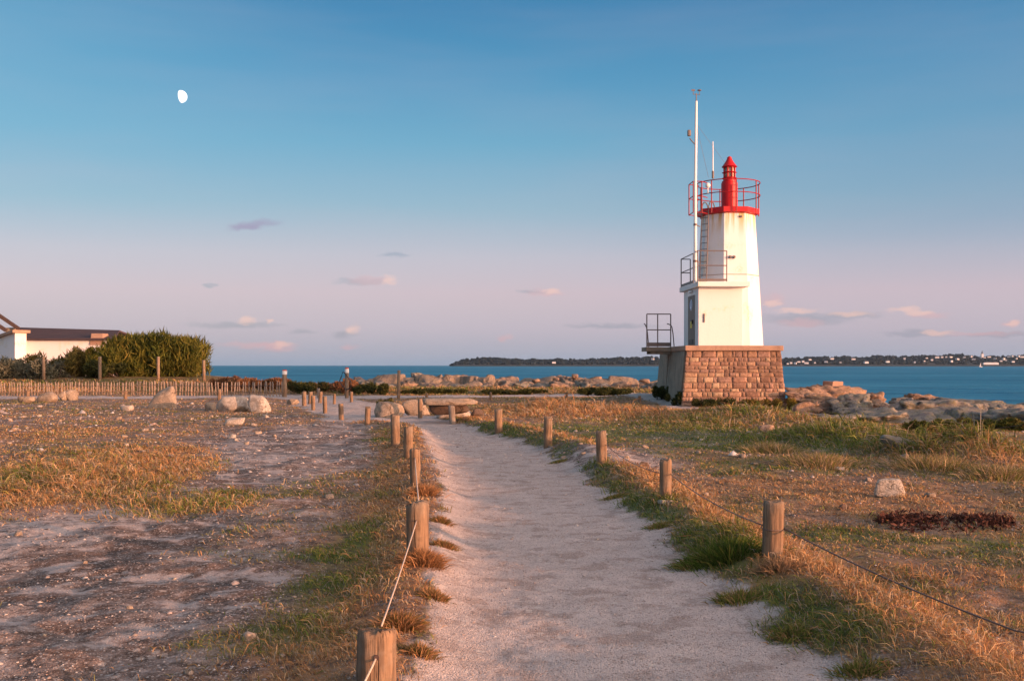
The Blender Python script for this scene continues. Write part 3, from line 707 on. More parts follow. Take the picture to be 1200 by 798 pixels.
# mast
mx, my = bx(814.2, .5), .48
bm = NB(); tube(bm, [(mx, my, 4.80), (mx, my, 8.4), (mx+.03, my, 11.0), (mx+.04, my, 11.75)], [.065, .06, .052, .045], 12); mast = obj('mast', bm, M['white_metal'], light)
bm = NB()
for zz in (5.6, 7.0): bm = NB(); tube(bm, [(mx, my, zz), (mx+.3, my+.5, zz)], .02, 6); lathe(bm, [(.075, zz-.04), (.075, zz+.04)], 12, (mx, my)); obj('bracket', bm, M['grey_metal'], mast)
bm = NB(); tube(bm, [(mx+.02, my, 10.05), (mx-.12, my, 10.2), (mx-.22, my, 10.33)], .022, 8); box(bm, (mx-.24, my, 10.52), (.13, .13, .24), bev=.03); obj('sensor', bm, M['grey_metal'], mast)
bm = NB(); tx = mx+.04; tube(bm, [(tx, my, 11.75), (tx, my, 12.05)], .02, 8); tube(bm, [(tx-.12, my, 12.02), (tx+.14, my, 12.0)], .012, 6)
tube(bm, [(tx-.12, my, 12.0), (tx-.12, my, 12.14)], .012, 6); tube(bm, [(tx+.12, my, 12.0), (tx+.12, my, 12.16)], .012, 6)
tube(bm, [(tx+.12+.06*math.cos(t), my+.06*math.sin(t), 12.17) for t in np.linspace(0, 2*PI, 13)[:-1]], .02, 6, closed=True); box(bm, (tx-.12, my, 12.17), (.14, .015, .06)); obj('anemometer', bm, M['grey_metal'], mast)
bm = NB(); ax = bx(834.5, 1.0); tube(bm, [(ax, TY-1.2, 8.86), (ax, TY-1.2, 9.15)], .045, 10); obj('aerial_foot', bm, M['grey_metal'], light)
bm = NB(); tube(bm, [(ax, TY-1.2, 9.15), (ax, TY-1.2, 10.3)], [.026, .016], 8); obj('aerial', bm, M['white_metal'], light)
bm = NB(); tube(bm, [(mx+.03, my, 10.9), (cx_-.1, TY, 9.6)], .006, 4); tube(bm, [(mx+.03, my, 10.9), (ax-.1, TY-.9, 8.95)], .006, 4); obj('stay_wire', bm, M['grey_metal'], light)
bm = NB(); bmesh.ops.create_uvsphere(bm, u_segments=16, v_segments=10, radius=.1, matrix=Matrix.Translation((bx(829.5, .9), TY-1.16, 8.60))); tube(bm, [(bx(829.5, .9), TY-1.16, 8.3), (bx(829.5, .9), TY-1.16, 8.6)], .02, 6); obj('fog_lamp', bm, M['white_metal'], light, smooth=True)
# ladder on the shaded facet
bm = NB(); A = Vector((TX-1.17*math.cos(PI/4)*1.0-.10, TY-1.17*math.sin(PI/4)-.10, 4.8)); B = Vector((TX-.99*math.cos(PI/4)-.10, TY-.99*math.sin(PI/4)-.10, 7.8))
sv = Vector((math.cos(PI/4), -math.sin(PI/4), 0))*.15; A += Vector((-.25, .25, 0)); B += Vector((-.25, .25, 0))
for s in (-1, 1):
    pts = [A+sv*s, B+sv*s]+[B+sv*s+Vector((.16*(1-math.cos(t)), .16*(1-math.cos(t)), .28*math.sin(t))) for t in np.linspace(.3, PI, 8)]
    tube(bm, pts, .022, 8)
for k in range(12): p = A.lerp(B, (k+.5)/12); tube(bm, [p-sv, p+sv], .014, 6)
obj('ladder', bm, M['grey_metal'], light)
# landing with railing on the left side
bm = NB(); px0_, px1_ = bx(755, 2.6), -BT-.065
px0_ += .05; box(bm, ((px0_+px1_)/2, 3.1, 2.25), (px1_-px0_, 1.1, .17), bev=.01)
for yy in (2.7, 3.5): box(bm, ((px0_+px1_)/2+.1, yy, 2.11), (px1_-px0_-.2, .1, .12))
land = obj('landing', bm, M['concrete'], light)
bm = NB(); railing(bm, [(px0_+.03, 2.6, 2.34), ((px0_+px1_)/2-.03, 2.6, 2.34), (px1_+.0, 2.6, 2.34)], 1.33, .024, toe=.16); 
for (xa, xb) in ((px0_+.05, px0_+.22), (px1_+.0, px1_+.27)):
    yy = 3.2
    tube(bm, [(xb, yy, 2.34), (xb-.05, yy, 2.9), (xb-.09, yy, 3.15), (xb-.14, yy, 3.25), (xa, yy, 3.30), (xa-.03, yy, 3.29)], .022, 8)
obj('landing_railing', bm, M['grey_metal'], land)

# ------------------------------------------------------------------ the house behind the hedge
HY = 84.0
def hx(px, Y=HY): return (px-600)/1200*Y
def hz(py, Y=HY): return EYE+(428-py)/1200*Y
m_slate = concrete('slate roof', (.075, .05, .052), (.06, .04, .045), (.09, .06, .06)); m_tim = wood('dark timber', (.09, .055, .045), (.05, .03, .028), (.10, .07, .06), .2)
house = thing('house', 'white single storey house with a dark slate roof behind the hedge', 'house', (hx(60), HY, .5))
def hl(p): return (p[0]-hx(60), p[1]-HY, p[2]-.5)
def poly(bm, pts, flip=False):
    vs_ = [bm.verts.new(hl(p)) for p in pts]; bm.faces.new(vs_[::-1] if flip else vs_)
bm = NB(); x0, x1 = hx(25), hx(131); zt = hz(397)
box(bm, hl(((x0+x1)/2, HY+3.5, (zt+.4)/2)), (x1-x0, 7.0, zt-.4)); obj('wall', bm, M['white_wall'], house)
# roof: low mono-pitch, ridge further back, sinking to the right as it is seen
bm = NB(); e0, e1 = x0-.15, x1+.35; zr0, zr1 = hz(383.5, HY+4), hz(387, HY+4)
pts = [(e0, HY-.3, zt), (e1, HY-.3, zt), (e1*(HY+4)/HY+.3, HY+4, zr1), (hx(18.5, HY+4), HY+4, zr0), (e0, HY+8, zt-.1), (e1, HY+8, zt-.1)]
v = [bm.verts.new(hl(p)) for p in pts]; w_ = [bm.verts.new(hl((p[0], p[1], p[2]-.14))) for p in pts]
for q in ((0, 1, 2, 3), (3, 2, 5, 4)):
    bm.faces.new([v[i] for i in q]); bm.faces.new([w_[i] for i in q][::-1])
for a_, b_ in ((0, 1), (1, 2), (2, 5), (5, 4), (4, 3), (3, 0)): bm.faces.new((v[b_], v[a_], w_[a_], w_[b_]))
roof = obj('roof', bm, m_slate, house)
bm = NB(); cxm = hx(113.5); box(bm, hl((cxm, HY+.6, hz(397.5))), (1.15, 1.4, .95), bev=.02, taper=.82); obj('dormer', bm, M['cap'], roof)
bm = NB(); ga = Vector((hx(-48, 91), 91, 0)); gb = Vector((hx(17.5, 82.6), 82.6, 0)); gd = (gb-ga).normalized(); gn = Vector((-gd.y, gd.x, 0))
def gz_(p, py): return (p.x, p.y, hz(py, p.y))
v = [(ga.x, ga.y, .4), (gb.x, gb.y, .4), gz_(gb, 388), gz_(ga, 411)]
A = [bm.verts.new(hl(p)) for p in v]; B = [bm.verts.new(hl((p[0]+gn.x*.9, p[1]+gn.y*.9, p[2]))) for p in v]
bm.faces.new(A); bm.faces.new(B[::-1])
for k in range(4): bm.faces.new((A[k], B[k], B[(k+1) % 4], A[(k+1) % 4]))
obj('wing', bm, M['white_wall'], house)
bm = NB()
def beam(pa, pb, t, dpt):
    a = Vector(hl(pa)); b = Vector(hl(pb)); d = b-a
    box(bm, (a+b)/2, (d.length, dpt, t), rot=Matrix.Rotation(-math.atan2(d.z, d.x), 4, 'Y'))

q0 = Vector(gz_(ga-gd*.4, 410.2)); q1 = Vector(gz_(gb+gd*.3, 386.6)); o_ = Vector((gn.x, gn.y, 0))
vv = [q0-o_*.3, q1-o_*.3, q1+o_*1.1, q0+o_*1.1]; A = [bm.verts.new(hl(p)) for p in vv]; B = [bm.verts.new(hl(p-Vector((0, 0, .22)))) for p in vv]
bm.faces.new(A); bm.faces.new(B[::-1])
for k in range(4): bm.faces.new((A[k], B[k], B[(k+1) % 4], A[(k+1) % 4]))
bmesh.ops.recalc_face_normals(bm, faces=bm.faces); obj('wing_roof', bm, M['cap'], house)
bm = NB(); beam((hx(-30), HY+.5, hz(352)), (hx(18.5), HY+.5, hz(385)), .26, .3); beam((hx(-30), HY-.4, hz(361)), (hx(10), HY-.4, hz(387.5)), .26, .3); obj('raking_beam', bm, m_tim, house)
bm = NB(); box(bm, hl((hx(6), HY+1, hz(390))), (.6, .6, .9)); obj('chimney', bm, M['concrete'], house)

# ------------------------------------------------------------------ far shore
rs = random.Random(3)
FY = 4300.0
def fx(px): return (px-600)/1200*FY
def fz(py, Y=FY): return EYE+(428-py)/1200*Y
PROF = [(526, 428.0), (531, 426), (538, 422), (546, 419.6), (556, 418.3), (575, 417.8), (590, 419.6), (620, 420), (650, 419.8), (680, 419.6), (700, 418.6), (720, 418.2), (745, 417.4), (765, 416.8), (800, 417), (860, 419), (900, 419.2), (925, 418.5), (945, 417.8),
        (970, 417.2), (990, 417.0), (1020, 416.0), (1040, 415.2), (1070, 416), (1090, 415.2), (1110, 414.2), (1128, 413.8), (1150, 416), (1175, 415.5), (1200, 414.6), (1260, 415), (1330, 414), (1420, 416)]
pp = np.array(PROF)
bm = NB(); xs = np.arange(526, 1420, 3.0); prev = None
for px in xs:
    zt_ = fz(np.interp(px, pp[:, 0], pp[:, 1]))-9; zt_ = max(zt_, SEA+.5)
    col_ = [bm.verts.new((fx(px), FY-60, SEA-2)), bm.verts.new((fx(px), FY-20, min(SEA+6, zt_))), bm.verts.new((fx(px), FY+160, max(zt_*.6, SEA+1))), bm.verts.new((fx(px), FY+420, zt_)), bm.verts.new((fx(px), FY+900, SEA-2))]
    if prev:
        for k in range(4): bm.faces.new((prev[k], col_[k], col_[k+1], prev[k+1]))
    prev = col_
m_land, n = mat('far land'); v = n.n('ShaderNodeNewGeometry').outputs['Position']; finish(n, n.mix(n.noise(v, .01, 4), (.02, .03, .03), (.04, .045, .04)), .95, None)
tag(obj('far_coast', bm, m_land, smooth=True), kind='structure')
# woods
rng = np.random.default_rng(9); n_ = 4200
t = rng.random(n_); px = 529+rng.random(n_)**1.0*(1400-529)
top = np.interp(px, pp[:, 0], pp[:, 1]); rowf = rng.random(n_)
Yt = FY-10+rowf*420
ztop = EYE+(428-top)/1200*FY
gz = np.where(rowf < .45, SEA+6+rowf/.45*(ztop*.6-9-SEA-6), ztop*.6-9+(rowf-.45)/.55*(ztop*.4))
hh = rng.uniform(6, 12, n_)*(.8+.5*np.clip(fbm(px*.08, px*0, 5, 3)*2+.5, 0, 1.2)); rad = hh*rng.uniform(.5, .9, n_)
hh = np.minimum(hh, np.maximum(ztop-gz+1, 4))
# each crown: a squashed bumpy dome
bmu = NB(); bmesh.ops.create_icosphere(bmu, subdivisions=2, radius=1); bmu.verts.ensure_lookup_table()
sv_ = np.array([v.co[:] for v in bmu.verts]); sf = np.array([[v.index for v in f.verts] for f in bmu.faces]); bmu.free()
X_ = (px-600)/1200*Yt
V = []; Fl = []; Cl = []
jit = 1+.28*rng.normal(size=(n_, len(sv_)))
P3 = sv_[None]*jit[..., None]*np.stack([rad, rad, hh*.62], 1)[:, None, :]+np.stack([X_, Yt, gz+hh*.45], 1)[:, None, :]
V = P3.reshape(-1, 3); Fl = (sf[None]+np.arange(n_)[:, None, None]*len(sv_)).reshape(-1, 3)
tc_ = np.array([(.008, .018, .022), (.012, .022, .024), (.006, .014, .020), (.014, .022, .024)])[rng.integers(0, 4, n_)]
me = npmesh('far_woods', V, Fl, np.repeat(tc_, len(sv_), 0))
tag(obj('far_woods', me, M['leaf']), 'dark line of evergreen woods along the far shore across the water', 'woods', kind='stuff')
# far houses
m_hw = paint('far white wall', (.62, .62, .62), (.4, .4, .4), .2, .8, .05); m_hr = paint('far slate', (.10, .11, .13), (.08, .08, .09), .3, .8, .05)
def mk_house(wd, dp, ht, rh):
    r = thing('far_house', 'small white house among the trees on the far shore', 'house', (0, 0, 0), 0, 'white houses on the far shore')
    b = NB(); box(b, (0, 0, ht/2), (wd, dp, ht)); obj('wall', b, m_hw, r)
    b = NB(); q = [(-wd/2-.3, -dp/2-.3, ht), (wd/2+.3, -dp/2-.3, ht), (wd/2+.3, dp/2+.3, ht), (-wd/2-.3, dp/2+.3, ht), (-wd/2-.3, 0, ht+rh), (wd/2+.3, 0, ht+rh)]
    vv = [b.verts.new(p) for p in q]
    for f in ((0, 1, 5, 4), (2, 3, 4, 5), (1, 2, 5), (3, 0, 4), (3, 2, 1, 0)): b.faces.new([vv[i] for i in f])
    obj('roof', b, m_hr, r); return r
protos = [mk_house(11, 8, 5, 3), mk_house(16, 9, 6, 3.5), mk_house(9, 8, 7, 3)]
spots = [(923, 426), (927, 425.5), (932, 426), (936, 424), (941, 424), (945, 425.6), (949, 421.5), (955, 425), (968, 424), (985, 424.5), (1000, 421), (1015, 425), (1040, 424), (1083, 423), (1086, 419.5), (1092, 422),
         (1098, 419), (1104, 418.7), (1109, 418.5), (1114, 418.5), (1115, 423.6), (1122, 421), (1130, 419), (1138, 418), (1141, 421), (1149, 418.6), (1154, 419), (1159, 418.3), (1166, 420), (1173, 423), (1176, 421), (1179, 422), (1182, 418),
         (1186, 417.6), (1187, 423.8), (1191, 420), (1194, 417.8), (1198, 418.5), (649, 425), (765, 421), (1060, 420.5), (1072, 424.5), (975, 420.5)]
used = set()
for i, (px, py) in enumerate(spots):
    k = rs.randrange(3); src = protos[k]
    if k in used:
        r = src.copy(); C.objects.link(r)
        for ch in src.children:
            c_ = ch.copy(); C.objects.link(c_); c_.parent = r
    else: r = src; used.add(k)
    Yh = FY-75 if py > 423.5 else FY-30+ (423.5-py)*30
    r.location = ((px-600)/1200*Yh, Yh, fz(py, Yh)-3); r.rotation_euler = (0, 0, rs.uniform(-.6, .6)); s_ = rs.uniform(.7, 1.1); r.scale = (s_, s_, s_)
    r['label'] = 'white far house '+('alone on the wooded headland left of the lighthouse' if px < 800 else 'just right of the lighthouse base' if px < 960 else 'midway between the lighthouse and the church spire' if px < 1070 else 'in the village left of the church spire' if px < 1150 else 'in the village right of the church spire')+(', close to the water' if py > 423 else ', high on the slope' if py < 419 else '')
for k in range(3):
    if k not in used: protos[k].location = (fx(1010+k*8), FY-60, fz(424)); used.add(k)
def single(name, label, cat, px, py, wd, ht, rh, Y=FY-90):
    r = thing(name, label, cat, (atX(px, Y), Y, fz(py, Y)))
    b = NB(); box(b, (0, 0, ht/2), (wd, 10, ht)); obj('wall', b, m_hw, r)
    b = NB(); box(b, (0, 0, ht+rh/2), (wd+2, 11, rh), taper=.8); obj('roof', b, m_hw, r); return r
single('harbour_shed', 'long white waterfront building on the far shore below the church spire', 'building', 1161, 427.3, 62, 7, 2)
ch = thing('church', 'distant church with a pointed dark spire above the far village', 'church', (atX(1151, FY), FY, fz(419)))
b = NB(); box(b, (0, 0, 8), (9, 9, 16)); obj('bell_tower', b, m_hw, ch)
b = NB(); lathe(b, [(5.5, 15), (3, 21), (.2, 31)], 6); obj('spire', b, m_hr, ch)
bt = thing('sailing_boat', 'tiny white sailing boat on the water off the far shore', 'boat', (atX(1149.5, 2600), 2600, SEA))
b = NB(); tube(b, [(-4, 0, .4), (0, 0, .2), (4.5, 0, .7)], [.5, 1.3, .2], 10); obj('hull', b, M['white_metal'], bt)
b = NB(); vv = [b.verts.new(p) for p in ((0.2, 0, 1.6), (-3.4, .3, 1.8), (.2, 0, 12))]; b.faces.new(vv); r_ = bmesh.ops.extrude_face_region(b, geom=list(b.faces)); bmesh.ops.translate(b, verts=[g_ for g_ in r_['geom'] if isinstance(g_, bmesh.types.BMVert)], vec=(0, .08, 0)); obj('sail', b, M['white_metal'], bt)
b = NB(); tube(b, [(.35, 0, .5), (.35, 0, 12.4)], .1, 6); obj('mast', b, M['grey_metal'], bt)

# ------------------------------------------------------------------ moon (the sunlit side only shows in daylight)
m_moon, n = mat('moonlit surface'); v = oc(n); e = n.n('ShaderNodeEmission', {0: n.mix(n.smooth(n.noise(v, .02, 4), .45, .6, 0, .5), (1, .97, .95), (.8, .82, .85)), 1: 1.35}); n.n('ShaderNodeOutputMaterial', {0: e.outputs[0]})
MD = 22000.0; mr = 7.2/1200*MD
bm = NB(); bmesh.ops.create_uvsphere(bm, u_segments=48, v_segments=32, radius=mr)
bmesh.ops.bisect_plane(bm, geom=list(bm.verts)+list(bm.edges)+list(bm.faces), plane_co=(0, 0, 0), plane_no=(0, 0, 1), clear_inner=True)
md = Vector(((212-600)/1200, 1, (428-113.5)/1200)); 
mo = obj('moon', bm, m_moon, None, tuple(md*MD+Vector((0, 0, EYE))), smooth=True)
mt = -md.normalized(); mrt = mt.cross(Vector((0, 0, 1))).normalized()*-1; axis = mrt*.86+mt*.46+Vector((0, 0, .16)); axis.normalize()
mo.rotation_euler = axis.to_track_quat('Z', 'Y').to_euler()
tag(mo, 'small white gibbous moon high in the blue sky', 'moon')


# ------------------------------------------------------------------ shore rocks
G1 = 'boulders along the sea wall of rocks'
segs = [ # px0, px1, py0, py1(base), Y, kind, label
 (436, 470, 443, 458, 70, 'g', 'low grey shore rock just left of the slim tall post'),
 (462, 500, 440, 458, 72, 'g', 'grey shore rock just right of the slim tall post'),
 (483, 496, 437, 447, 76, 'g', 'small upright rock tip showing above the shore rocks right of the tall post'),
 (496, 532, 441.5, 459, 70, 'g', 'grey cracked shore rock behind the flat stone slab'),
 (524, 552, 440, 458, 71, 'p', 'pinkish brown shore rock with slanting cracks'),
 (545, 584, 441, 459, 69, 'p', 'broad sunlit pink shore rock with a rounded top'),
 (578, 606, 442.5, 459, 69, 'p', 'narrow pinkish shore rock leaning to the right'),
 (600, 628, 446, 459, 70, 'g', 'low dark grey rock in the dip of the rock line'),
 (620, 648, 444, 459, 68, 'g', 'grey shore rock right of the dip in the rock line'),
 (640, 672, 440.5, 459, 69, 'p', 'tall jagged pink shore rock right of the dip'),
 (664, 692, 440, 458, 70, 'p', 'pink shore rock topped by a loose blocky stone'),
 (686, 716, 443, 458, 68, 'g', 'flat topped grey shore rock above the dark grass hump'),
 (708, 738, 443.5, 458, 67, 'p', 'low orange brown shore rock above the dark grass hump'),
 (730, 760, 444.5, 459, 66, 'g', 'grey green shore rock left of the lighthouse base'),
 (750, 782, 446, 464, 60, 'g', 'weathered grey rock close beside the lighthouse base'),
 (345, 400, 452, 461, 68, 'g', 'dark low rock under the red brown scrub'),
 (415, 442, 445, 457, 68, 'p', 'pale rounded rock in the scrub right of the lamp post with the loop'),
]
for i, (a, b_, t, bt_, Y, k, lab) in enumerate(segs):
    rock('shore_rock', lab, a-3, b_+3, t, bt_+2, M['granite_grey'] if k == 'g' else M['granite_pink'], 100+i, depth=5, Y=Y, cat='rock', tilt=rs.uniform(-.3, .3), planes=9, rough=.20, nf=1.1, sharp=40, layer=.16, hmin=.42, sub=5)
for i, (a, b_, t, lab) in enumerate([(425, 520, 448, 'long dark shelf of rock behind the slim tall post'), (500, 600, 447, 'long rock shelf carrying the pink cracked rocks'), (585, 665, 449, 'low dark rock shelf across the dip of the rock line'), (650, 730, 446.5, 'rock shelf under the jagged pink rocks'), (715, 790, 449, 'dark rock shelf running behind the lighthouse base')]):
    rock('shore_rock', lab, a, b_, t, 464, M['granite_grey'], 240+i, depth=5, Y=70, cat='rock', planes=10, rough=.14, nf=1.2, sharp=36, layer=.10, hmin=.6, sub=5)
def reef(name, label, x0, x1, y0, y1, zt, h, mt, seed, cell=1.3, nx=420, ny=110, slope=.25, tilt=(0, 0)):
    rng = np.random.default_rng(seed); ns_ = int((x1-x0)*(y1-y0)/cell**2); sx = rng.uniform(x0, x1, ns_); sy = rng.uniform(y0, y1, ns_); sh_ = rng.uniform(-.5, .5, ns_); ax_ = rng.normal(tilt[0], slope, ns_); ay_ = rng.normal(tilt[1], slope, ns_)
    X, Y = np.meshgrid(np.linspace(x0, x1, nx), np.linspace(y0, y1, ny)); wx = X+fbm(X*.9, Y*.9, seed, 3)*.9; wy = Y+fbm(X*.9+50, Y*.9, seed+1, 3)*.9
    d1 = np.full(X.shape, 1e9); d2 = d1.copy(); zz = np.zeros(X.shape)
    for a, b_, c_, e_, f_ in zip(sx, sy, sh_, ax_, ay_):
        d = np.hypot((wx-a)*.75, wy-b_); near_ = d < d1
        d2 = np.where(near_, d1, np.minimum(d2, d)); zz = np.where(near_, c_*h+np.clip(e_*(wx-a)+f_*(wy-b_), -.45*h, .38*h), zz); d1 = np.where(near_, d, d1)
    tx = (X-x0)/(x1-x0); ty = (Y-y0)/(y1-y0); env = ss(tx, 0, .06)*ss(1-tx, 0, .06)*ss(ty, 0, .30)*ss(1-ty, 0, .35)
    Z = zt(X)+zz-.32*h*np.exp(-(d2-d1)/.09)+fbm(X*2.5, Y*2.5, seed+2, 4)*.22*h+fbm(X*9, Y*9, seed+3, 2)*.05*h
    g_ = np.minimum(H(X, Y), zt(X)-.2)-.6; Z = g_*(1-env)+Z*env
    i_ = np.arange(nx*ny).reshape(ny, nx); F = np.stack([i_[:-1, :-1], i_[:-1, 1:], i_[1:, 1:], i_[1:, :-1]], -1).reshape(-1, 4)
    tag(obj(name, npmesh(name, np.stack([X, Y, Z], -1).reshape(-1, 3), F, None, True), mt), label, 'rocks')
def zline(pts, Yr):
    xs_ = [atX(p, Yr) for p, _ in pts]; zs_ = [atZ(q, Yr) for _, q in pts]; return lambda X: np.interp(X, xs_, zs_)
reef('rock_reef', 'long low cracked reef of grey and pink rock along the sea behind the path', atX(398, 68), atX(800, 68), 63, 74, zline([(398, 452), (440, 448), (480, 446), (540, 445.5), (575, 446), (605, 449.5), (625, 449), (650, 445.5), (680, 444.5), (705, 446.5), (760, 448.5), (800, 450)], 68), .55, M['granite_reef'], 31, 1.25, slope=.28, tilt=(.12, .1))
reef('rock_slabs', 'broad field of grey slabs of rock running down to the water on the far right', atX(975, 37), atX(1330, 37), 30.5, 46, zline([(975, 483), (1020, 480), (1080, 475.5), (1130, 474), (1200, 477), (1330, 482)], 37), .38, M['granite_grey'], 33, 1.5, slope=.10, tilt=(-.03, .04))
xr = random.Random(77)
for i, (a, lab) in enumerate([(448, 'small grey rock at the foot of the rock line near the slim tall post'), (478, 'low slanting rock below the upright rock tip'), (512, 'jagged low rock behind the bench slab'), (538, 'split grey rock at the foot of the pink cracked rock'), (566, 'slanting slab under the broad rounded pink rock'), (592, 'small brown rock at the foot of the leaning rock'),
      (614, 'dark angular rock low in the dip'), (636, 'grey wedge rock right of the dip'), (660, 'pink slab leaning on the jagged rock'), (684, 'grey split rock under the loose blocky stone'), (706, 'small orange rock just above the dark hump'), (728, 'grey green slab right of the dark hump top'), (748, 'low pale slab left of the lighthouse bushes'), (430, 'low grey rock half hidden by dark scrub')]):
    w_ = xr.uniform(22, 34); t_ = xr.uniform(446.5, 450)
    rock('shore_rock', lab, a-w_/2, a+w_/2, t_, 460, M['granite_grey'] if xr.random() < .5 else M['granite_pink'], 170+i, depth=2.5, Y=63, cat='rock', tilt=xr.uniform(-.5, .5), planes=8, rough=.20, nf=1.5, sharp=40, hmin=.40)
# small stones riding on the rock line
for i, (px, py, s_, lab) in enumerate([(674, 441, 9, 'loose blocky stone on top of the pink shore rocks'), (700, 444, 12, 'sunlit loose stone on the shore rocks above the grass hump'), (755, 446, 13, 'orange loose stone on the rocks nearest the lighthouse'), (628, 446, 10, 'small loose stone in the dip of the rock line'), (652, 445, 10, 'small pink stone wedged in the jagged shore rock'), (722, 446, 13, 'flat orange stone on the low shore rock')]):
    rock('loose_stone', lab, px-s_/2, px+s_/2, py-3, py+3, M['granite_pink'], 140+i, Y=66, depth=.7, cat='stone', sub=3, sink=0)
# outcrop right of the lighthouse
big = [
 (925, 1012, 456, 487, 41, 4.0, 'p', 'broad layered granite outcrop right of the lighthouse', .06),
 (926, 975, 460, 474, 38.5, 1.6, 'p', 'flat overhanging slab on the left of the granite outcrop', .10),
 (932, 960, 470, 489, 37.6, 1.3, 'p', 'rounded reddish boulder under the overhanging slab', -.1),
 (955, 978, 472, 489, 37.8, 1.2, 'p', 'reddish boulder beside the dark cleft of the outcrop', .15),
 (978, 1016, 465, 492, 36.8, 2.2, 'g', 'tall fluted grey face at the middle of the outcrop', 0),
 (1000, 1034, 460, 482, 39, 2.0, 'p', 'sunlit sloping shoulder of the outcrop', .25),
 (1020, 1042, 470, 481, 38, 1.2, 'p', 'small orange boulder at the right foot of the outcrop', 0),
 (1040, 1068, 470, 482, 42, 1.5, 'g', 'low mossy rock between the outcrop and the grey slabs', 0),
 (1062, 1110, 466, 484, 43, 2.5, 'p', 'low pinkish rock with a pointed top near the water', 0),
 (996, 1075, 479, 500, 33.5, 3.0, 'g', 'smooth grey slab of rock in front of the outcrop', -.05),
 (1055, 1140, 474, 497, 35.5, 3.5, 'g', 'long grey slab with mossy seams beside the water', .02),
 (1115, 1215, 474, 505, 36, 4.0, 'g', 'large grey slab sloping down to the water at the far right', .05),
 (1150, 1240, 484, 515, 31, 4.0, 'g', 'low grey slab behind the heather mound', .05),
 (940, 1000, 487, 499, 33, 2.0, 'g', 'thin pale slab lying in front of the reddish boulders', 0),
]
for i, (a, b_, t, bt_, Y, dp, k, lab, tl) in enumerate(big):
    w2_ = (b_-a)*.10; rock('granite_outcrop', lab, a-w2_, b_+w2_, t-3.5, bt_+3, M['granite_grey'] if k == 'g' else M['granite_pink'], 200+i, depth=dp, Y=Y, cat='rock', tilt=tl, sub=5, planes=10, rough=.18, nf=1.2, sharp=36, layer=.22, hmin=.48)
# square concrete block on the outcrop
bm = NB(); Yb = 42.5; wd = 23/1200*Yb; wd *= .78; box(bm, (0, 0, 0), (wd, wd*.9, .34), bev=.03)
bmesh.ops.subdivide_edges(bm, edges=list(bm.edges), cuts=3, use_grid_fill=True)
for v in bm.verts: v.co += Vector((mnoise.noise(v.co*3), mnoise.noise(v.co*3+Vector((9, 0, 0))), mnoise.noise(v.co*3+Vector((0, 9, 0)))))*.035
tag(obj('stone_block', bm, M['cap'], None, (atX(976, Yb), Yb, atZ(451.5, Yb)), (0, .02, .5)), 'squared reddish stone block sitting on top of the granite outcrop', 'stone block')

# ------------------------------------------------------------------ boulders on the field
B = M['boulder']; BWt = M['boulder_white']; M['field_stone'] = rockmat('field stone', (.42, .33, .25), (.34, .26, .20), (.52, .45, .37), (.22, .19, .14), .5, 3.0); DS = M['dark_stone']
rock('boulder', 'large pointed sunlit boulder in front of the picket fence', 174, 213, 452, 478, B, 301, sharp=12, rough=.06, taper=.5)
rock('boulder', 'rounded pale boulder at the left end of the picket fence', 45, 70, 457.5, 471, B, 302, sharp=8)
rock('boulder', 'narrow upright stone left of the leaning rounded stone', 70, 79, 457, 469, B, 303)
rock('boulder', 'leaning rounded upright stone in front of the picket fence', 78, 93, 456, 469, B, 304)
rock('boulder', 'low flat boulder half buried left of the rounded pale boulder', 22, 40, 464.5, 472, B, 305)
rock('boulder', 'low white stone lying left of the large pointed boulder', 141, 156, 474.5, 481, BWt, 306)
rock('boulder', 'angular pale boulder left of its twin with the notch', 254, 291, 464, 482.5, BWt, 307)
rock('boulder', 'pale boulder with a notched top beside the path fork', 290, 319, 463, 483, BWt, 308, tilt=.15)
rock('boulder', 'low boulder in the stony ground before the pair of pale boulders', 264, 289, 487.5, 498, BWt, 309)
rock('boulder', 'small boulder left of the pair of pale boulders', 239, 253, 471, 481, B, 310)
rock('boulder', 'flat stone slab lying beside the cross track', 336, 350, 467, 474, B, 311)
rock('boulder', 'long orange boulder lying at the bend of the path', 440, 479, 468, 489.5, B, 312, depth=1.0, sharp=4.5, planes=9, rough=.10, tilt=.12)
rock('boulder', 'rounded boulder with a bulging end behind the bend post', 470, 503, 465.5, 487, B, 313, sharp=8, planes=9)
rock('boulder', 'white rounded boulder under the flat stone slab', 512, 552, 476, 489, BWt, 314, sharp=7, planes=8, depth=.9)
rock('boulder', 'small dark angular stone right of the white rounded boulder', 553, 567, 477.5, 488, DS, 315)
rock('stone_slab', 'long flat stone slab raised like a bench behind the white boulder', 497, 558, 466.5, 475, B, 316, Y=27.6, depth=1.1, cat='stone slab', sharp=30, planes=3, rough=.07, sink=0, hmin=.8)
rock('slab_support', 'dark stone carrying the flat slab', 503, 549, 472, 484, DS, 317, Y=28.0, depth=.7, cat='stone')
rock('boulder', 'white lichened boulder alone in the dry grass right of the path', 1022, 1061, 560, 582, BWt, 318, rough=.08, hmin=.5, planes=8, sharp=24, taper=.2)
rock('boulder', 'weathered sloping rock in front of the heather mound', 1030, 1072, 511, 527, M['granite_grey'], 319, tilt=.25, rough=.09)
rock('boulder', 'grey rock breaking through the brown mound by the lighthouse', 888, 908, 497, 507, M['granite_pink'], 320)
rock('boulder', 'thin pale stone at the foot of the third right hand path post', 770, 790, 585, 591.5, BWt, 321, sink=.1)
rock('boulder', 'small reddish stone in the grass near the last right hand post', 982, 995, 590, 598, DS, 322)
rock('boulder', 'reddish stone in the gravel patch between two right hand posts', 750, 760, 540, 547, M['granite_pink'], 323)
rock('boulder', 'pale stone in grass below the granite outcrop', 979, 991, 546, 552, BWt, 324)
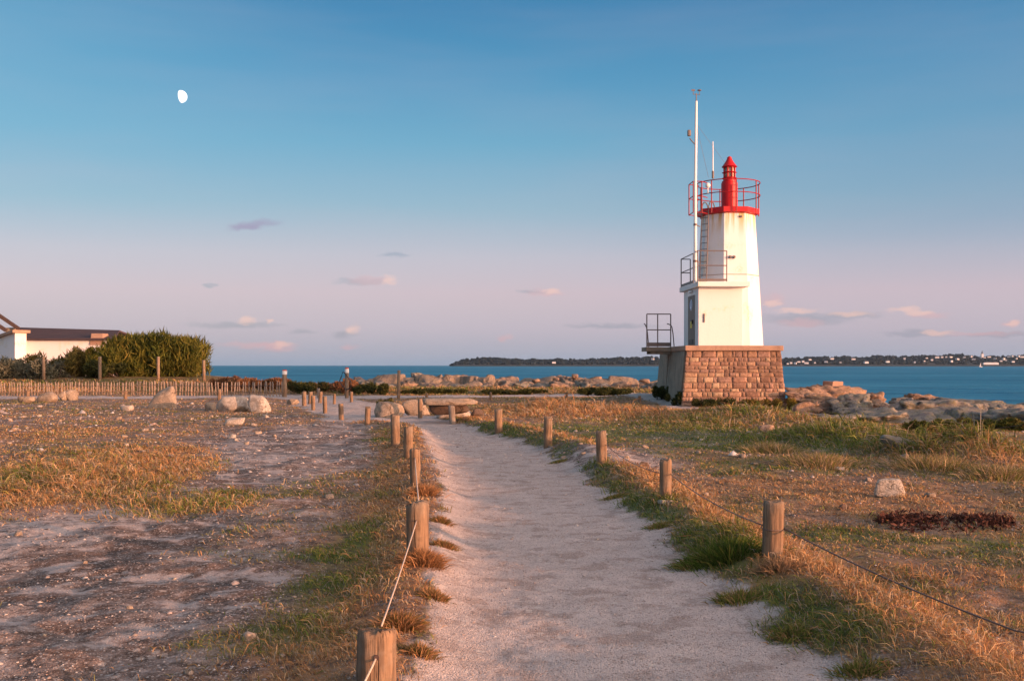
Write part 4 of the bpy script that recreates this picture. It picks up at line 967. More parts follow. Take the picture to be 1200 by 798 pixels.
# scattered stones one could pick up
st = [(312, 489, 9), (276, 497, 7), (170, 505, 9), (215, 506, 7), (273, 513, 13), (105, 532, 8), (277, 516, 8), (289, 521, 8), (16, 505, 10), (70, 494, 6), (12, 493, 7), (80, 541, 13), (200, 536, 11), (219, 551, 7), (65, 483, 9), (45, 488, 7),
      (140, 491, 9), (162, 490, 5), (90, 480, 6), (168, 530, 8), (146, 513, 9), (302, 508, 10), (148, 522, 7), (21, 627, 14), (345, 608, 7), (386, 583, 14), (322, 512, 8), (297, 499, 9), (60, 508, 8), (128, 476, 6), (10, 520, 8), (247, 489, 8), (330, 496, 7), (225, 492, 7), (25, 548, 10),
      (291, 749, 22), (222, 790, 14), (152, 713, 9), (204, 680, 8), (402, 733, 8), (100, 660, 9), (52, 745, 8), (330, 770, 9)]
sr = [(680, 521, 8), (683, 532, 7), (660, 537, 9), (701, 537, 12), (755, 525, 12), (735, 537, 8), (819, 531, 8), (870, 536, 10), (822, 516, 7), (730, 527, 6), (742, 556, 7), (811, 549, 7), (827, 580, 9), (802, 606, 5), (884, 545, 9), (905, 541, 6), (1018, 563, 10), (645, 524, 6),
      (688, 489, 6), (754, 489, 7), (845, 577, 6), (1090, 583, 14), (1131, 742, 14), (1110, 724, 10), (1140, 553, 8), (1060, 538, 16), (878, 508, 10), (890, 510, 8), (915, 512, 8), (930, 507, 8), (870, 556, 6), (962, 741, 8), (1165, 783, 12), (700, 713-80, 5), (958, 706-15, 8)]
pm = [rockmesh(400+i, (1, .85, .6), 3, rough=.10, sharp=18, planes=9) for i in range(10)]
def scatter(lst, side, group, seed):
    r_ = random.Random(seed)
    for (px, py, s_) in lst:
        X, Y, Z = gp(px, py); sz = s_/1200*Y*.85; white = r_.random() < .22
        o = obj('field_stone', pm[r_.randrange(10)].copy(), None, None, (X, Y, Z+sz*.10), (r_.uniform(-.2, .2), r_.uniform(-.2, .2), r_.uniform(0, 6)))
        o.data.materials.append(BWt if white else M['field_stone'])
        o.scale = (sz, sz, sz*r_.uniform(.8, 1.2))
        size = 'tiny' if s_ < 7.5 else ('small' if s_ < 10 else 'fist sized' if s_ < 13 else 'flat'); colr = 'white' if white else 'buff'
        if side == 'l':
            where = 'beside the cross track near the picket fence' if py < 485 else ('on the stony ground below the pair of pale boulders' if px > 235 and py < 530 else 'on the stony ground below the large pointed boulder' if px > 120 and py < 560 else 'on the stony ground at the far left' if py < 560 else 'on the dark gravel of the near left foreground' if px < 180 else 'on the dark gravel near the green verge of the path')
        else:
            where = 'in the grass beyond the fourth right hand post' if px < 700 and py < 560 else ('in the gravel patch between two right hand posts' if px < 800 and py < 560 else 'in the green grass below the lighthouse' if py < 535 else 'in the brown grass beside the lone white boulder' if py < 620 else 'in the dry grass of the near right foreground')
        tag(o, '%s %s stone lying loose %s' % (size, colr, where), 'stone', group)
scatter(st, 'l', 'small pale stones on the stony ground', 1)
scatter(sr, 'r', 'small pale stones in the dry grass', 2)

# ------------------------------------------------------------------ path posts
def postmesh(seed, r, h, split=.0, flat=False, groove=1.0):
    rnd = random.Random(seed); n_ = 40; rows_ = 26; bm = NB(); rings = []
    off = Vector((rnd.random()*40, rnd.random()*40, 0)); ca = [rnd.uniform(0, 2*PI) for _ in range(5)]
    for j in range(rows_):
        t = j/(rows_-1); z = -.25+t*(h+.25); ring = []
        for k in range(n_):
            a = 2*PI*k/n_; rr = r*(1+.05*mnoise.noise(Vector((math.cos(a)*2, math.sin(a)*2, z*2))+off)+.035*mnoise.noise(Vector((math.cos(a)*7, math.sin(a)*7, z*2.5))+off)+.05*mnoise.noise(Vector((math.cos(a)*4, math.sin(a)*4, z*12))+off))
            for q, c_ in enumerate(ca):
                d = abs((a-c_+PI) % (2*PI)-PI); dep = groove*(.12 if q < 2 else .06)*ss(t, .25-.1*q, .9); rr -= r*dep*math.exp(-(d/.06)**2)
            zz = z
            if j == rows_-1:
                zz += (.3 if flat else 1)*r*(.22*mnoise.noise(Vector((math.cos(a)*1.5, math.sin(a)*1.5, 9))+off)+.20*mnoise.noise(Vector((math.cos(a)*6, math.sin(a)*6, 5))+off))-split*r*1.1*max(0, math.cos(a-ca[0]))
                rr *= .93
            ring.append(bm.verts.new((rr*math.cos(a), rr*math.sin(a), zz)))
        rings.append(ring)
    for A, B_ in zip(rings[:-1], rings[1:]):
        for k in range(n_): bm.faces.new((A[k], A[(k+1) % n_], B_[(k+1) % n_], B_[k]))
    inner = [bm.verts.new((v.co.x*.6, v.co.y*.6, v.co.z+.01*mnoise.noise(v.co*30))) for v in rings[-1]]
    for k in range(n_): bm.faces.new((rings[-1][k], rings[-1][(k+1) % n_], inner[(k+1) % n_], inner[k]))
    c = bm.verts.new((0, 0, h-.004)); [bm.faces.new((inner[k], inner[(k+1) % n_], c)) for k in range(n_)]
    me = bpy.data.meshes.new('post'); bm.to_mesh(me); bm.free(); me.polygons.foreach_set('use_smooth', [True]*len(me.polygons)); return me
LEFTG = 'posts along the left edge of the path'; RIGHTG = 'posts along the right edge of the path'; FARG = 'posts around the far fork of the path'
# px, top, bottom, width, group, label
posts = [
 (441, 737, 851, 46, LEFTG, 'weathered round post with a rope hole closest to the camera'),
 (489.5, 587, 656, 26, LEFTG, 'split cracked post second closest on the left edge, rope tied to it'),
 (487, 526, 567, 12.5, LEFTG, 'third post from the camera on the left edge, straight above the cracked post'),
 (478.5, 499, 537, 11, LEFTG, 'fourth post from the camera on the left edge, ragged and leaning'),
 (463.5, 486, 523, 10.5, LEFTG, 'smooth straight post in front of the long orange boulder'),
 (430.5, 476.5, 498, 6.5, LEFTG, 'ragged post left of the long orange boulder'),
 (400, 473, 492, 5.8, LEFTG, 'straight short post standing against pale sand below the post with the loop'),
 (381, 464.5, 484, 5, LEFTG, 'leftmost edge post of the sandy fork before the cluster'),
 (367, 463.5, 480.5, 4.6, FARG, 'near right post of the cluster at the fork'),
 (356.5, 459, 475.5, 5.2, FARG, 'far left post of the cluster at the fork'),
 (363.5, 459, 473, 5, FARG, 'middle post of the cluster at the fork'),
 (375, 459, 472, 4.4, FARG, 'post behind the cluster, just right of it'),
 (373, 455, 466, 3.4, FARG, 'small grey post beyond the cluster across the track'),
 (391.7, 461.5, 473.5, 3.2, FARG, 'thin lone post between the cluster and the lamp post with the loop'),
 (412, 459, 471, 3.8, FARG, 'short post just right of the lamp post with the loop'),
 (492.5, 467, 489.5, 5.2, RIGHTG, 'dark post standing against the rounded boulder at the bend'),
 (530.5, 475, 497, 7.5, RIGHTG, 'post standing in front of the white rounded boulder'),
 (584.5, 479.5, 507, 9, RIGHTG, 'post on the right edge just right of the small dark angular stone'),
 (642, 488, 524, 10, RIGHTG, 'lichened post on the right edge fourth from the camera'),
 (705.5, 505, 546, 12.5, RIGHTG, 'thick post on the right edge third from the camera'),
 (779.5, 538, 583, 14, RIGHTG, 'knobbly post on the right edge with a thin pale stone at its foot'),
 (905, 587, 652, 24, RIGHTG, 'smooth flat topped post on the right edge with a wire round it'),
 (575, 459.5, 468.5, 2.8, 'small posts along the cross track', 'small post by the cross track behind the bench slab'),
 (664, 459.5, 469.5, 2.8, 'small posts along the cross track', 'small post by the cross track halfway to the lighthouse'),
 (750, 464, 472, 3.4, 'small posts along the cross track', 'small post by the cross track just left of the lighthouse'),
 (823.5, 461, 475.5, 3.2, 'small posts along the cross track', 'small post right in front of the lighthouse base'),
 (500, 461, 466, 3.0, 'small posts along the cross track', 'small stub post by the cross track above the boulders at the bend'),
 (257, 456, 469.5, 4.2, 'stubby posts in front of the picket fence', 'stub post in front of the picket fence near the pale boulders'),
 (147, 458, 467.5, 4.2, 'stubby posts in front of the picket fence', 'stub post in front of the middle of the picket fence'),
 (32.5, 458, 466, 4.2, 'stubby posts in front of the picket fence', 'stub post in front of the left end of the picket fence'),
 (51.5, 418, 441, 3.6, 'posts in front of the hedge', 'slim post in front of the grey green bushes by the house'),
 (117, 418, 441, 3.6, 'posts in front of the hedge', 'slim post at the left end of the tall hedge'),
 (185.5, 418, 441.5, 3.6, 'posts in front of the hedge', 'slim post before the middle of the tall hedge'),
 (239, 422, 442, 3.6, 'posts in front of the hedge', 'slim post at the right end of the tall hedge'),
 (467, 434, 466.5, 3.8, 'tall slim posts by the track', 'tall slim bare post rising behind the boulders at the bend'),
]
PT = []
for i, (px, t, b_, w_, g_, lab) in enumerate(posts):
    if t < 430 and b_ < 445: Y = 62.0; X = atX(px, Y); Z = h1(X, Y)
    elif b_ > 800: Y = 4.75; X = atX(px, Y); Z = h1(X, Y)
    else: X, Y, Z = gp(px, b_)
    h_ = atZ(t, Y)-Z; r_ = w_/2400*Y
    lean = rs.uniform(-.03, .03); 
    if i == 3: lean = .09
    if b_ > 470 and i not in (4, 21, 34): lean = rs.uniform(-.09, .09)
    o = obj('wooden_post', postmesh(500+i, r_, h_, split=1.0 if i in (1, 3, 5) else rs.uniform(0, .3), flat=i in (4, 21), groove=0 if i == 0 else .35 if i == 1 else .8), M['wood'] if i not in (12, 16) else M['wood_grey'], None, (X, Y, Z), (rs.uniform(-.02, .02), lean, (4.0 if i == 0 else 1.2 if i == 1 else 0)+rs.uniform(0, 6)*(i > 1)))
    tag(o, lab, 'post', g_); PT.append((X, Y, Z, h_, r_))
# rope holes, ropes and wires
m_rope, n = mat('rope'); finish(n, (.52, .42, .33), .9, n.noise(oc(n), 90, 2), .5, .003)
m_wire = paint('rusty wire', (.12, .09, .08), (.2, .08, .04), .5, .5)
def line(name, label, cat, pts, r, mt, sag=0):
    P = []; pts = [Vector(p) for p in pts]
    for a, b_ in zip(pts[:-1], pts[1:]):
        for k in range(12):
            t = k/12; p = a.lerp(b_, t); p.z -= sag*4*t*(1-t); P.append(p)
    P.append(pts[-1]); bm = NB(); tube(bm, P, r, 6); return tag(obj(name, bm, mt, smooth=True), label, cat)
def pa(i, f, side=0, fr=-1): X, Y, Z, h_, r_ = PT[i]; return (X+side*r_, Y+fr*r_, Z+h_*f)
line('rope', 'thin pale rope running from the cracked post to the closest post', 'rope', [pa(1, .70, .0), pa(0, .98, .15, 0.9)], .0048, m_rope, .015)
line('rope', 'thin pale rope running from the closest post down out of the picture', 'rope', [pa(0, .60, .1), (PT[0][0]-.10, 4.2, .10)], .0055, m_rope, .02)
line('rope', 'thin pale rope hanging between the two aligned posts of the left edge', 'rope', [pa(2, .75, 0), pa(1, .95, 0, 1)], .006, m_rope, .03)
def ring(i, f, label, mt=m_wire, k=1.06, r=.004):
    X, Y, Z, h_, r_ = PT[i]; bm = NB()
    tube(bm, [(X+r_*k*math.cos(t), Y+r_*k*math.sin(t), Z+h_*f+.01*math.sin(t)) for t in np.linspace(0, 2*PI, 25)[:-1]], r, 6, closed=True); return bm
bm = ring(21, .52, ''); tag(obj('wire_loop', bm, m_wire, smooth=True), 'wire wound round the smooth flat topped post', 'wire')
X, Y, Z, h_, r_ = PT[21]
e2 = gp(1190, 752)
line('wire', 'long dark wire running from the flat topped post to the lower right', 'wire', [(X+r_, Y-r_*.4, Z+h_*.52), (e2[0], e2[1], e2[2]+.06), (e2[0]+1.2, e2[1]-.9, e2[2]+.1)], .0055, m_wire, .03)
line('wire', 'dark wire between the knobbly post and the flat topped post', 'wire', [pa(20, .62, .8, -.3), (X-r_*.8, Y+r_*.5, Z+h_*.55)], .005, m_wire, .05)
line('wire', 'dark wire between the thick post and the knobbly post', 'wire', [pa(19, .6, .8, -.3), pa(20, .62, -.6, .5)], .005, m_wire, .06)
# rope holes as solid dark plugs, the shade inside put into their colour
for i, f in ((0, .62), (1, .78)):
    X, Y, Z, h_, r_ = PT[i]; bm = NB(); p0 = Vector((X+.01, Y-r_*.80, Z+h_*f)); d = Vector((-X, -Y, 0)).normalized()
    tube(bm, [(p0+d*r_*.0)[:], (p0+d*r_*.24)[:]], r_*.14, 12)
    tag(obj('rope_hole_plug', bm, m_tim, smooth=False), 'dark plug standing for the shaded rope hole in the %s' % ('closest post' if i == 0 else 'cracked post'), 'hole')
# lamp-like marker posts with white reflective tops
def marker(px, top, bot, w_, lab, loop=False):
    X, Y, Z = gp(px, bot); h_ = atZ(top, Y)-Z; r_ = w_/2400*Y
    o = thing('marker_post', lab, 'marker post', (X, Y, Z), 0, 'marker posts with white and red tops')
    obj('shaft', postmesh(600+px, r_, h_*.86, flat=True), M['wood'], o)
    b = NB(); lathe(b, [(r_*1.12, h_*.82), (r_*1.12, h_*.95)], 16); obj('white_band', b, M['white_metal'], o)
    b = NB(); lathe(b, [(r_*1.05, h_*.952), (r_*1.0, h_*.99), (r_*.4, h_)], 16); obj('red_cap', b, m_redcap, o)
    return X, Y, Z, h_
m_redcap = paint('faded red paint', (.55, .12, .08), (.4, .2, .12), .5, .6)
marker(333.5, 433, 465, 5.2, 'marker post with white band at the right end of the picket fence')
X, Y, Z, h_ = marker(406.5, 430.5, 466.5, 4.4, 'marker post with white band carrying a bent dark loop')
bm = NB(); s_ = Y/1200
pl = [(-4.5, 30.5), (-6.5, 25), (-8.5, 20), (-6, 15.5), (-2, 12), (1, 10), (5.5, 13), (6, 18), (3.5, 22), (0, 27), (-2.5, 30)]
tube(bm, [(X+a*s_, Y-.16-.02*a, Z+(b_+0)*s_) for a, b_ in pl], .028, 6, closed=True); tag(obj('metal_loop', bm, M['dark_metal'], smooth=True), 'bent dark metal loop fastened to the marker post at the fork', 'loop')
bm = NB()
for k in range(9):
    a0 = -9+k*2.1; zz = h1(X+.5+a0*s_*.9, Y-3)
# ------------------------------------------------------------------ picket fence
m_pk = wood('chestnut pickets', (.38, .27, .19), (.26, .18, .13), (.32, .28, .24), .8)
pkm = []
for i in range(6):
    bm = NB(); r_ = random.Random(700+i)
    pr = [(.030, 0), (.034, .4), (.030, .9), (.024, .97), (.006, 1.0)]
    lathe(bm, pr, 6)
    for v in bm.verts: v.co.y *= .6; v.co.x += .012*math.sin(v.co.z*4+i)
    me = bpy.data.meshes.new('picket'); bm.to_mesh(me); bm.free(); me.materials.append(m_pk); pkm.append(me)
def fence(label, p0, p1, n_, tops, botY):
    x0 = atX(p0, botY[0]); x1 = atX(p1, botY[1])
    f = thing('picket_fence', label, 'fence', (x0, botY[0], 0)); r_ = random.Random(int(p0)+5); base_pts = []
    for k in range(n_):
        t = k/(n_-1); px = p0+(p1-p0)*t+r_.uniform(-.5, .5); Y = botY[0]+(botY[1]-botY[0])*t; X = atX(px, Y)
        Z = h1(X, Y)-.05; top = atZ(np.interp(px, tops[0], tops[1])+r_.uniform(-.6, .7), Y); h_ = max(top-Z, .35)
        o = obj('picket', pkm[r_.randrange(6)], None, f, (X-x0, Y-botY[0], Z), (r_.uniform(-.05, .05), r_.uniform(-.06, .06), r_.uniform(-.4, .4))); o.scale = (r_.uniform(.85, 1.25), 1, h_)
        base_pts.append((X-x0, Y-botY[0]-.03, Z, h_))
    for fr in (.3, .72):
        bm = NB(); tube(bm, [(a, b_, c_+d_*fr) for a, b_, c_, d_ in base_pts], .010, 5); obj('wire', bm, m_wire, f)
fence('low sparse grey brown picket fence across the left of the field', -14, 154, 50, ([-20, 60, 154], [448.5, 447.8, 447.5]), (52.5, 53.5))
fence('denser sunlit picket fence ending at the marker post', 157, 331, 50, ([157, 200, 260, 300, 331], [446.5, 446.5, 447.8, 447, 446.5]), (53.5, 51.5))

# ------------------------------------------------------------------ hedge, bushes, scrub
GR = [(.030, .040, .008), (.07, .085, .014), (.13, .125, .022), (.20, .155, .035)]
GY_ = [(.10, .11, .075), (.15, .155, .11), (.20, .18, .12)]
BR = [(.11, .06, .03), (.20, .10, .05), (.28, .14, .07), (.10, .09, .03)]
DG = [(.03, .04, .012), (.05, .06, .018), (.08, .08, .025)]
def sh(name, label, cat, p0, p1, top, Y, d_, cols, N_, leaf, seed, zb=None, **kw):
    X = atX((p0+p1)/2, Y); wd = (p1-p0)/1200*Y; z = h1(X, Y) if zb is None else zb; h_ = atZ(top, Y)-z
    return shrub(name, label, cat, X, Y, wd, d_, h_, cols, N_, leaf, seed=seed, z=z, **kw)
sh('hedge', 'tall feathery green hedge with a square cut right end', 'hedge', 126, 240, 391, 66, 3.2, GR, 28000, .40, 21, boxy=.35, upw=2.2, width=.16, lobes=30)
sh('bush', 'rounded bright green bush at the left end of the tall hedge', 'bush', 100, 150, 396, 64.3, 2.0, GR, 5000, .26, 22, upw=1.2, width=.25, lobes=10)
sh('bush', 'low dark bush at the foot of the tall hedge', 'bush', 96, 150, 420, 63.4, 1.4, DG, 3500, .2, 20, lobes=14)
sh('bush', 'olive feathery bush in front of the white house wall', 'bush', 82, 116, 404, 64.5, 2.0, [(.07, .07, .02), (.13, .11, .03), (.2, .15, .05)], 4200, .26, 23, upw=1.4, width=.22, lobes=9)
sh('bush', 'spiky olive bush below the long house roof', 'bush', 62, 92, 408, 65, 1.8, [(.08, .07, .02), (.14, .11, .03)], 3000, .24, 24, upw=1.6, width=.2, lobes=8)
sh('bush', 'sparse olive bush under the middle of the house wall', 'bush', 33, 64, 406, 65.5, 1.6, [(.08, .07, .02), (.14, .11, .03)], 2300, .24, 25, upw=1.6, width=.2, lobes=7)
sh('bush', 'grey green bush spreading below the house gable', 'bush', -16, 40, 415, 63.5, 2.4, GY_, 6500, .20, 26, upw=.5, lobes=14)
sh('bush', 'grey green bush left of the olive bushes', 'bush', 30, 78, 418, 63, 2.2, GY_, 5200, .20, 27, upw=.5, lobes=12)
sh('scrub', 'rust brown dune scrub right of the hedge', 'scrub', 244, 300, 438.5, 58, 3, BR, 5000, .14, 31, lobes=14, stems=False)
sh('scrub', 'low red brown scrub behind the picket fence end', 'scrub', 286, 345, 441, 58.5, 3, BR, 5000, .14, 32, lobes=14, stems=False)
sh('scrub', 'dark green brown scrub right of the picket fence', 'scrub', 335, 392, 445.5, 56, 3, DG+[(.14, .08, .04)], 6000, .14, 33, lobes=16, stems=False)
sh('scrub', 'red brown scrub mound behind the marker post with the loop', 'scrub', 372, 424, 441.5, 57, 3, BR, 6000, .14, 34, lobes=12, stems=False)
sh('scrub', 'dark scrub between the marker post with the loop and the tall slim post', 'scrub', 412, 462, 447.5, 56, 2.6, DG, 5000, .14, 35, lobes=12, stems=False)
sh('scrub', 'low dark grass and scrub strip right of the tall slim post', 'scrub', 462, 560, 455.5, 57, 2.4, DG, 6500, .13, 36, lobes=24, stems=False)
sh('scrub', 'low olive scrub strip in front of the pink shore rocks', 'scrub', 555, 650, 456, 57, 2.4, DG+[(.12, .11, .03)], 6500, .13, 37, lobes=24, stems=False)
sh('scrub', 'dark green hump of scrub in front of the shore rocks left of the lighthouse', 'scrub', 668, 750, 453.5, 55, 2.4, DG, 8000, .13, 38, lobes=18, stems=False)
sh('bush', 'dark green bush against the shaded side of the lighthouse base', 'bush', 763, 789, 450, 41.8, 1.0, DG, 5000, .08, 41, lobes=8)
sh('bush', 'dark green bush at the near left corner of the lighthouse base', 'bush', 777, 806, 457, 39.4, .9, DG, 5000, .07, 42, lobes=8)
sh('bush', 'yellow green plants along the foot of the lighthouse wall', 'plant', 806, 868, 463, 38.5, .6, DG+[(.16, .14, .03)], 4500, .06, 43, lobes=18, stems=False)
sh('bush', 'yellowish low plants at the right foot of the lighthouse wall', 'plant', 860, 922, 466, 38.4, .6, [(.05, .05, .014), (.14, .11, .025), (.24, .16, .04)], 4500, .06, 44, lobes=18, stems=False)
sh('bush', 'bright yellow plant tuft at the right corner of the lighthouse base', 'plant', 916, 936, 464, 38.2, .6, [(.22, .16, .03), (.34, .24, .05)], 1500, .06, 45, lobes=5, stems=False)
sh('bush', 'green and orange heather mound at the far right', 'bush', 1060, 1140, 489, 23.0, 1.8, [(.05, .07, .012), (.09, .10, .02), (.26, .15, .06)], 9000, .06, 146, lobes=16)
sh('bush', 'large green heather mound on the right edge of the field', 'bush', 1115, 1222, 489, 23.8, 2.2, [(.04, .06, .012), (.08, .09, .02), (.20, .13, .05)], 12000, .06, 47, lobes=20)
sh('bush', 'orange brown heather on the mound by the lighthouse', 'bush', 850, 925, 481, 31.5, 1.6, [(.10, .07, .02), (.24, .13, .06), (.30, .17, .09)], 8000, .06, 48, lobes=16, stems=False)
sh('bush', 'yellow flowered low bush left of the brown mound', 'bush', 815, 862, 487.5, 31, 1.2, [(.10, .09, .02), (.28, .20, .04)], 3500, .06, 49, lobes=9, stems=False)
sh('bush', 'small green bush at the left end of the bend boulders', 'bush', 436, 462, 462, 31.5, .7, [(.05, .06, .015), (.16, .12, .03)], 1800, .06, 50, lobes=6, stems=False)
def tuft(name, label, px, py, wpx, h_, cols, N_, seed, cat='grass tuft', width=.02):
    X, Y, Z = gp(px, py); wd = wpx/1200*Y; rng = np.random.default_rng(seed)
    t = thing(name, label, cat, (X, Y, Z)); a = rng.normal(0, .3, N_)*wd; b_ = rng.normal(0, .3, N_)*wd*.8
    zb_ = H(X+a, Y+b_)-Z
    d = np.stack([a/wd*1.6+rng.normal(0, .35, N_), b_/wd+rng.normal(0, .35, N_), np.ones(N_)], 1); d /= np.linalg.norm(d, axis=1)[:, None]
    Ln = h_*rng.uniform(.5, 1.2, N_)[:, None]; P0 = np.stack([a, b_, zb_-.01], 1); s = np.cross(d, rng.normal(size=(N_, 3))); s /= np.linalg.norm(s, axis=1)[:, None]
    w2 = .0035
    P1 = P0+d*Ln*.55; P2 = P0+d*Ln+np.stack([d[:, 0], d[:, 1], -np.abs(d[:, 0])], 1)*Ln*.3
    V = np.stack([P0-s*w2, P0+s*w2, P1+s*w2*.8, P1-s*w2*.8, P2], 1).reshape(-1, 3); i0 = np.arange(N_)*5
    F = np.concatenate([np.stack([i0, i0+1, i0+2], 1), np.stack([i0, i0+2, i0+3], 1), np.stack([i0+3, i0+2, i0+4], 1)])
    c = np.array(cols)[rng.integers(0, len(cols), N_)]*(1+rng.normal(0, .2, N_))[:, None]
    obj('blades', npmesh('blades', V, F, np.repeat(np.clip(c, .01, 1), 5, 0)), M['blade'], t)
tuft('grass_tuft', 'bright green grass tuft beside the smooth flat topped post', 853, 655, 58, .16, [(.06, .11, .015), (.10, .15, .025), (.05, .08, .012), (.16, .15, .04)], 2400, 61)
tuft('grass_tuft', 'orange dry grass tuft behind the closest rope post', 470, 735, 30, .10, [(.40, .22, .11), (.30, .16, .07), (.14, .10, .03)], 1200, 62)
tuft('grass_tuft', 'orange dry grass tuft at the foot of the cracked post', 497, 661, 26, .13, [(.42, .22, .10), (.30, .16, .07)], 1300, 63)
tuft('grass_tuft', 'orange dry grass tuft below the third left edge post', 497, 580, 20, .14, [(.42, .22, .10), (.30, .16, .07)], 1000, 64)
tuft('grass_tuft', 'dry grass at the foot of the smooth flat topped post', 912, 668, 34, .09, [(.40, .24, .13), (.26, .17, .09)], 900, 65)
rt = random.Random(91)
for k, (px, py, wd_, h_) in enumerate([(656, 541, 16, .05), (722, 583, 20, .06), (774, 618, 22, .06), (812, 664, 34, .09), (866, 703, 40, .09), (930, 745, 40, .07), (1010, 788, 44, .07), (520, 640, 18, .07), (508, 700, 20, .07), (516, 612, 14, .08), (490, 765, 22, .07), (960, 545, 60, .22), (1090, 548, 70, .24), (1170, 560, 60, .22), (905, 530, 50, .2)]):
    lab = ['green tuft on the path edge by the fourth right hand post', 'green tuft on the path edge between the thick and knobbly posts', 'ragged tuft on the path edge before the knobbly post', 'ragged tuft on the path edge left of the bright green tuft', 'straggling tuft on the path edge just below the bright green tuft', 'green tuft spilling on the path in the near right', 'green tuft on the path edge in the lowest right corner of the path',
           'dry tuft on the sandy edge beside the cracked post', 'dry tuft on the sandy edge halfway along the rope', 'small dry tuft just above the cracked post', 'dry tuft on the sand beside the closest post', 'tall pale tussock above the lone white boulder', 'tall tussock in the long grass above the dead bracken', 'tall tussock near the right hand border below the heather mound', 'tall tussock in the green grass left of the sloping rock'][k]
    cols = [(.12, .16, .03), (.20, .20, .05), (.34, .22, .10)] if k < 7 else [(.42, .23, .11), (.32, .18, .08), (.16, .13, .04)] if k < 11 else [(.42, .27, .14), (.22, .20, .06), (.50, .36, .22), (.12, .14, .03)]
    tuft('grass_tuft', lab, px, py, wd_, h_, cols, 700 if k < 11 else 1500, 900+k)
# dark turned clods of seaweed
def clods(label, px0, px1, py, N_, seed, big=.05):
    X0, Y0, _ = gp(px0, py); X1, Y1, _ = gp(px1, py); rng = np.random.default_rng(seed)
    a = X0+(X1-X0)*rng.random(N_); b_ = (Y0+Y1)/2+rng.normal(0, .16, N_)+.3*fbm(a*1.2, a*0, seed, 2); z = H(a, b_); s = big*rng.uniform(.3, 1.3, N_)
    nn = N_*14
    a = X0+(X1-X0)*rng.random(nn); e_ = .35+.9*np.clip(fbm(a*2.2, a*0, seed+3, 3)+.5, 0, 1); b_ = (Y0+Y1)/2+rng.normal(0, .24, nn)*e_+.9*fbm(a*.9, a*0, seed, 3)
    kk = fbm(a*4, b_*4, seed+8, 3)+rng.normal(0, .06, nn) > -.02; a, b_ = a[kk], b_[kk]; z = H(a, b_)+rng.random(len(a))**2*big*2.2
    V, F, c = leaves(len(a), lambda r, n_: np.stack([a, b_, z], 1), .045, .3, [(.035, .018, .015), (.09, .038, .028), (.15, .065, .045)], seed, .4)
    tag(obj('dead_bracken', npmesh('dead_bracken', V, F, c), M['leaf']), label, 'dead bracken', kind='stuff')
clods('strip of dark red dead bracken clods in the grass on the right', 1028, 1185, 614, 420, 71, .038)

# ------------------------------------------------------------------ grass and gravel
def grass(N_, seed, ymin, ymax, wscale, minh=0.0):
    rng = np.random.default_rng(seed)
    Y = np.exp(rng.uniform(math.log(ymin), math.log(ymax), N_)); X = rng.uniform(-.66, .62, N_)*(Y+1.5)
    _, _, cov, green, hgt, P = zones(X, Y)
    keep = (rng.random(N_) < cov) & (hgt > minh); X, Y, cov, green, hgt = X[keep], Y[keep], cov[keep], green[keep], hgt[keep]
    Z = H(X, Y); n_ = len(X); D_ = np.hypot(X, Y)
    cl = fbm(X*3, Y*3, 81, 2); cl2 = fbm(X*11, Y*11, 82, 2)
    Ln = hgt*np.clip(.9+cl*1.6+cl2*.9, .3, 2.2)*np.clip(np.exp(rng.normal(-.12, .42, n_)), .3, 2.1)
    d = np.stack([rng.normal(0, .55, n_)-.2, rng.normal(0, .55, n_), np.ones(n_)*.9], 1); d /= np.linalg.norm(d, axis=1)[:, None]
    s = np.cross(d, rng.normal(size=(n_, 3))); s /= np.linalg.norm(s, axis=1)[:, None]
    W = np.maximum(.0018, D_*wscale)[:, None]*rng.uniform(.6, 1.2, n_)[:, None]
    P0 = np.stack([X, Y, Z-.006], 1); P1 = P0+d*Ln[:, None]*.6; P2 = P0+d*Ln[:, None]+np.stack([d[:, 0]*.4, d[:, 1]*.4, -.25*np.ones(n_)], 1)*Ln[:, None]
    V = np.stack([P0-s*W*.5, P0+s*W*.5, P1+s*W*.45, P1-s*W*.45, P2], 1).reshape(-1, 3); i0 = np.arange(n_)*5
    F = np.concatenate([np.stack([i0, i0+1, i0+2], 1), np.stack([i0, i0+2, i0+3], 1), np.stack([i0+3, i0+2, i0+4], 1)])
    gg = np.clip(green*.85+rng.normal(0, .30, n_), 0, 1)[:, None]
    dry = np.array([(.47, .27, .12), (.40, .23, .10), (.30, .15, .07), (.50, .35, .20)])[rng.integers(0, 4, n_)]; gre = np.array([(.13, .18, .035), (.21, .23, .055), (.09, .13, .025)])[rng.integers(0, 3, n_)]
    gs = ss(gg, .25, .75)
    c = (dry*(1-gs)+gre*gs)*(1+rng.normal(0, .18, n_)+.45*fbm(X*1.1, Y*1.1, 83, 3))[:, None]
    gy = (rng.random(n_) < .12)[:, None]; c = np.where(gy, np.array([.34, .29, .22]), c)
    return npmesh('grass', V, F, np.repeat(np.clip(c, .01, 1), 5, 0))
tag(obj('grass', grass(680000, 1, 3.6, 62, .00075), M['blade']), 'short dry and green grass matted over the coastal field', 'grass', kind='stuff')
tag(obj('long_grass', grass(520000, 2, 8, 60, .00055, .07), M['blade']), 'longer dry grass on the mounds and banks of the field', 'grass', kind='stuff')
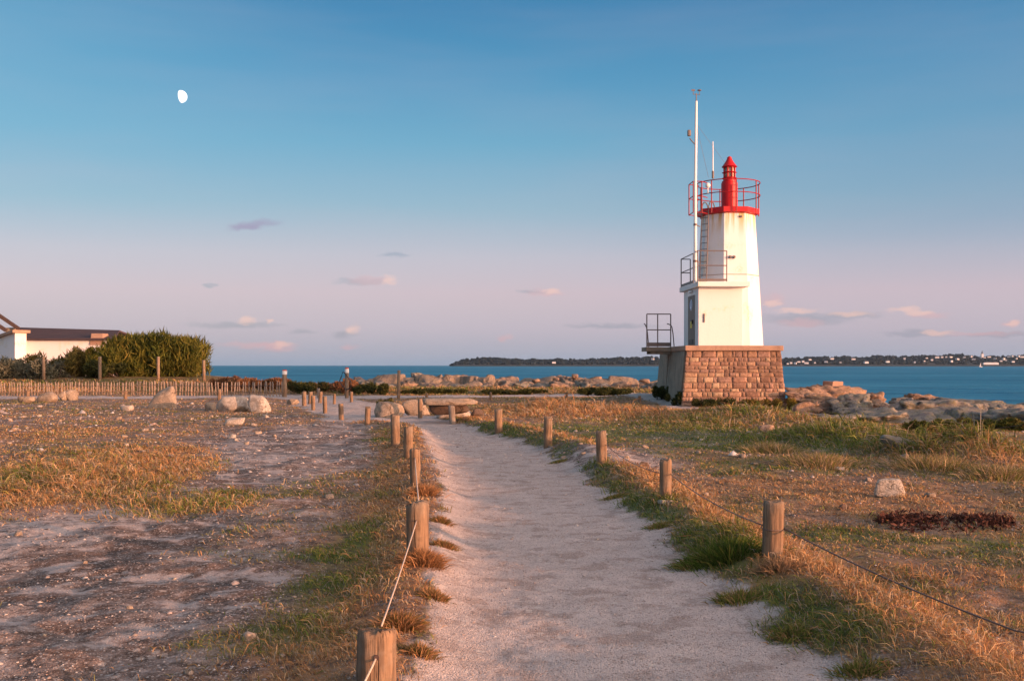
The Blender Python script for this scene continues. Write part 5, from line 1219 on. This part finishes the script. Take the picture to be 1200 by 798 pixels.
def pebbles(N_, seed, ymin, ymax, onpath):
    rng = np.random.default_rng(seed); Y = np.exp(rng.uniform(math.log(ymin), math.log(ymax), N_)); X = rng.uniform(-.66, .62, N_)*(Y+1)
    col_, grit, cov, green, hgt, P = zones(X, Y); n1 = fbm(X*2.2, Y*2.2, 91, 3)
    pr = np.where(P > .6, 1.0, (1-cov)*np.clip(.45+n1*2.2, 0, 1)); keep = (rng.random(N_) < pr) & ((P > .6) == onpath)
    X, Y = X[keep], Y[keep]; n_ = len(X); Z = H(X, Y); D_ = np.hypot(X, Y)
    s = (np.maximum(.0028, D_*.0004))*np.exp(rng.normal(0, .45 if onpath else .6, n_))*(1 if onpath else 1.25)
    o8 = np.array([(1, 0, 0), (-1, 0, 0), (0, 1, 0), (0, -1, 0), (0, 0, 1), (.7, .6, .5), (-.6, .6, .55), (.1, -.8, .6)]); 
    f8 = np.array([(0, 5, 7), (5, 4, 7), (5, 6, 4), (6, 1, 7), (4, 6, 7), (0, 2, 5), (2, 6, 5), (2, 1, 6), (0, 7, 3), (1, 3, 7)])
    a = rng.uniform(0, 2*PI, n_); ca, sa = np.cos(a)[:, None], np.sin(a)[:, None]
    q = o8[None]*rng.uniform(.7, 1.3, (n_, 8))[..., None]*np.stack([s, s*.8, s*.6], 1)[:, None, :]
    q = np.stack([q[..., 0]*ca-q[..., 1]*sa, q[..., 0]*sa+q[..., 1]*ca, q[..., 2]], -1)+np.stack([X, Y, Z+.0], 1)[:, None, :]
    pal = np.array([(.50, .43, .38), (.40, .33, .29), (.30, .25, .22), (.58, .53, .48), (.14, .11, .10), (.42, .30, .24)])
    c = pal[rng.choice(6, n_, p=[.30, .30, .14, .08, .04, .14] if onpath else [.22, .25, .2, .06, .17, .1])]
    return npmesh('gravel', q.reshape(-1, 3), (f8[None]+np.arange(n_)[:, None, None]*8).reshape(-1, 3), np.repeat(c, 8, 0))
tag(obj('path_gravel', pebbles(170000, 5, 3.6, 26, True), M['pebble']), 'fine pale gravel covering the walking path', 'gravel', kind='stuff')
tag(obj('field_gravel', pebbles(150000, 6, 3.6, 45, False), M['pebble']), 'scattered grit and small stones on the bare field ground', 'gravel', kind='stuff')

# ------------------------------------------------------------------ sea air
HAZE = 1
if HAZE:
    bm = NB(); box(bm, (0, 7000-30, 60), (32000, 14400, 150)); 
    m_h = bpy.data.materials.new('sea air'); m_h.use_nodes = True; n = NT(m_h.node_tree)
    p = n.n('ShaderNodeVolumePrincipled', {'Color': (.52, .76, 1.0, 1), 'Density': .000022, 'Anisotropy': .1}); n.n('ShaderNodeOutputMaterial', {'Volume': p.outputs[0]})
    tag(obj('haze', bm, m_h), 'thin bluish sea air over the whole bay', 'haze', kind='stuff')
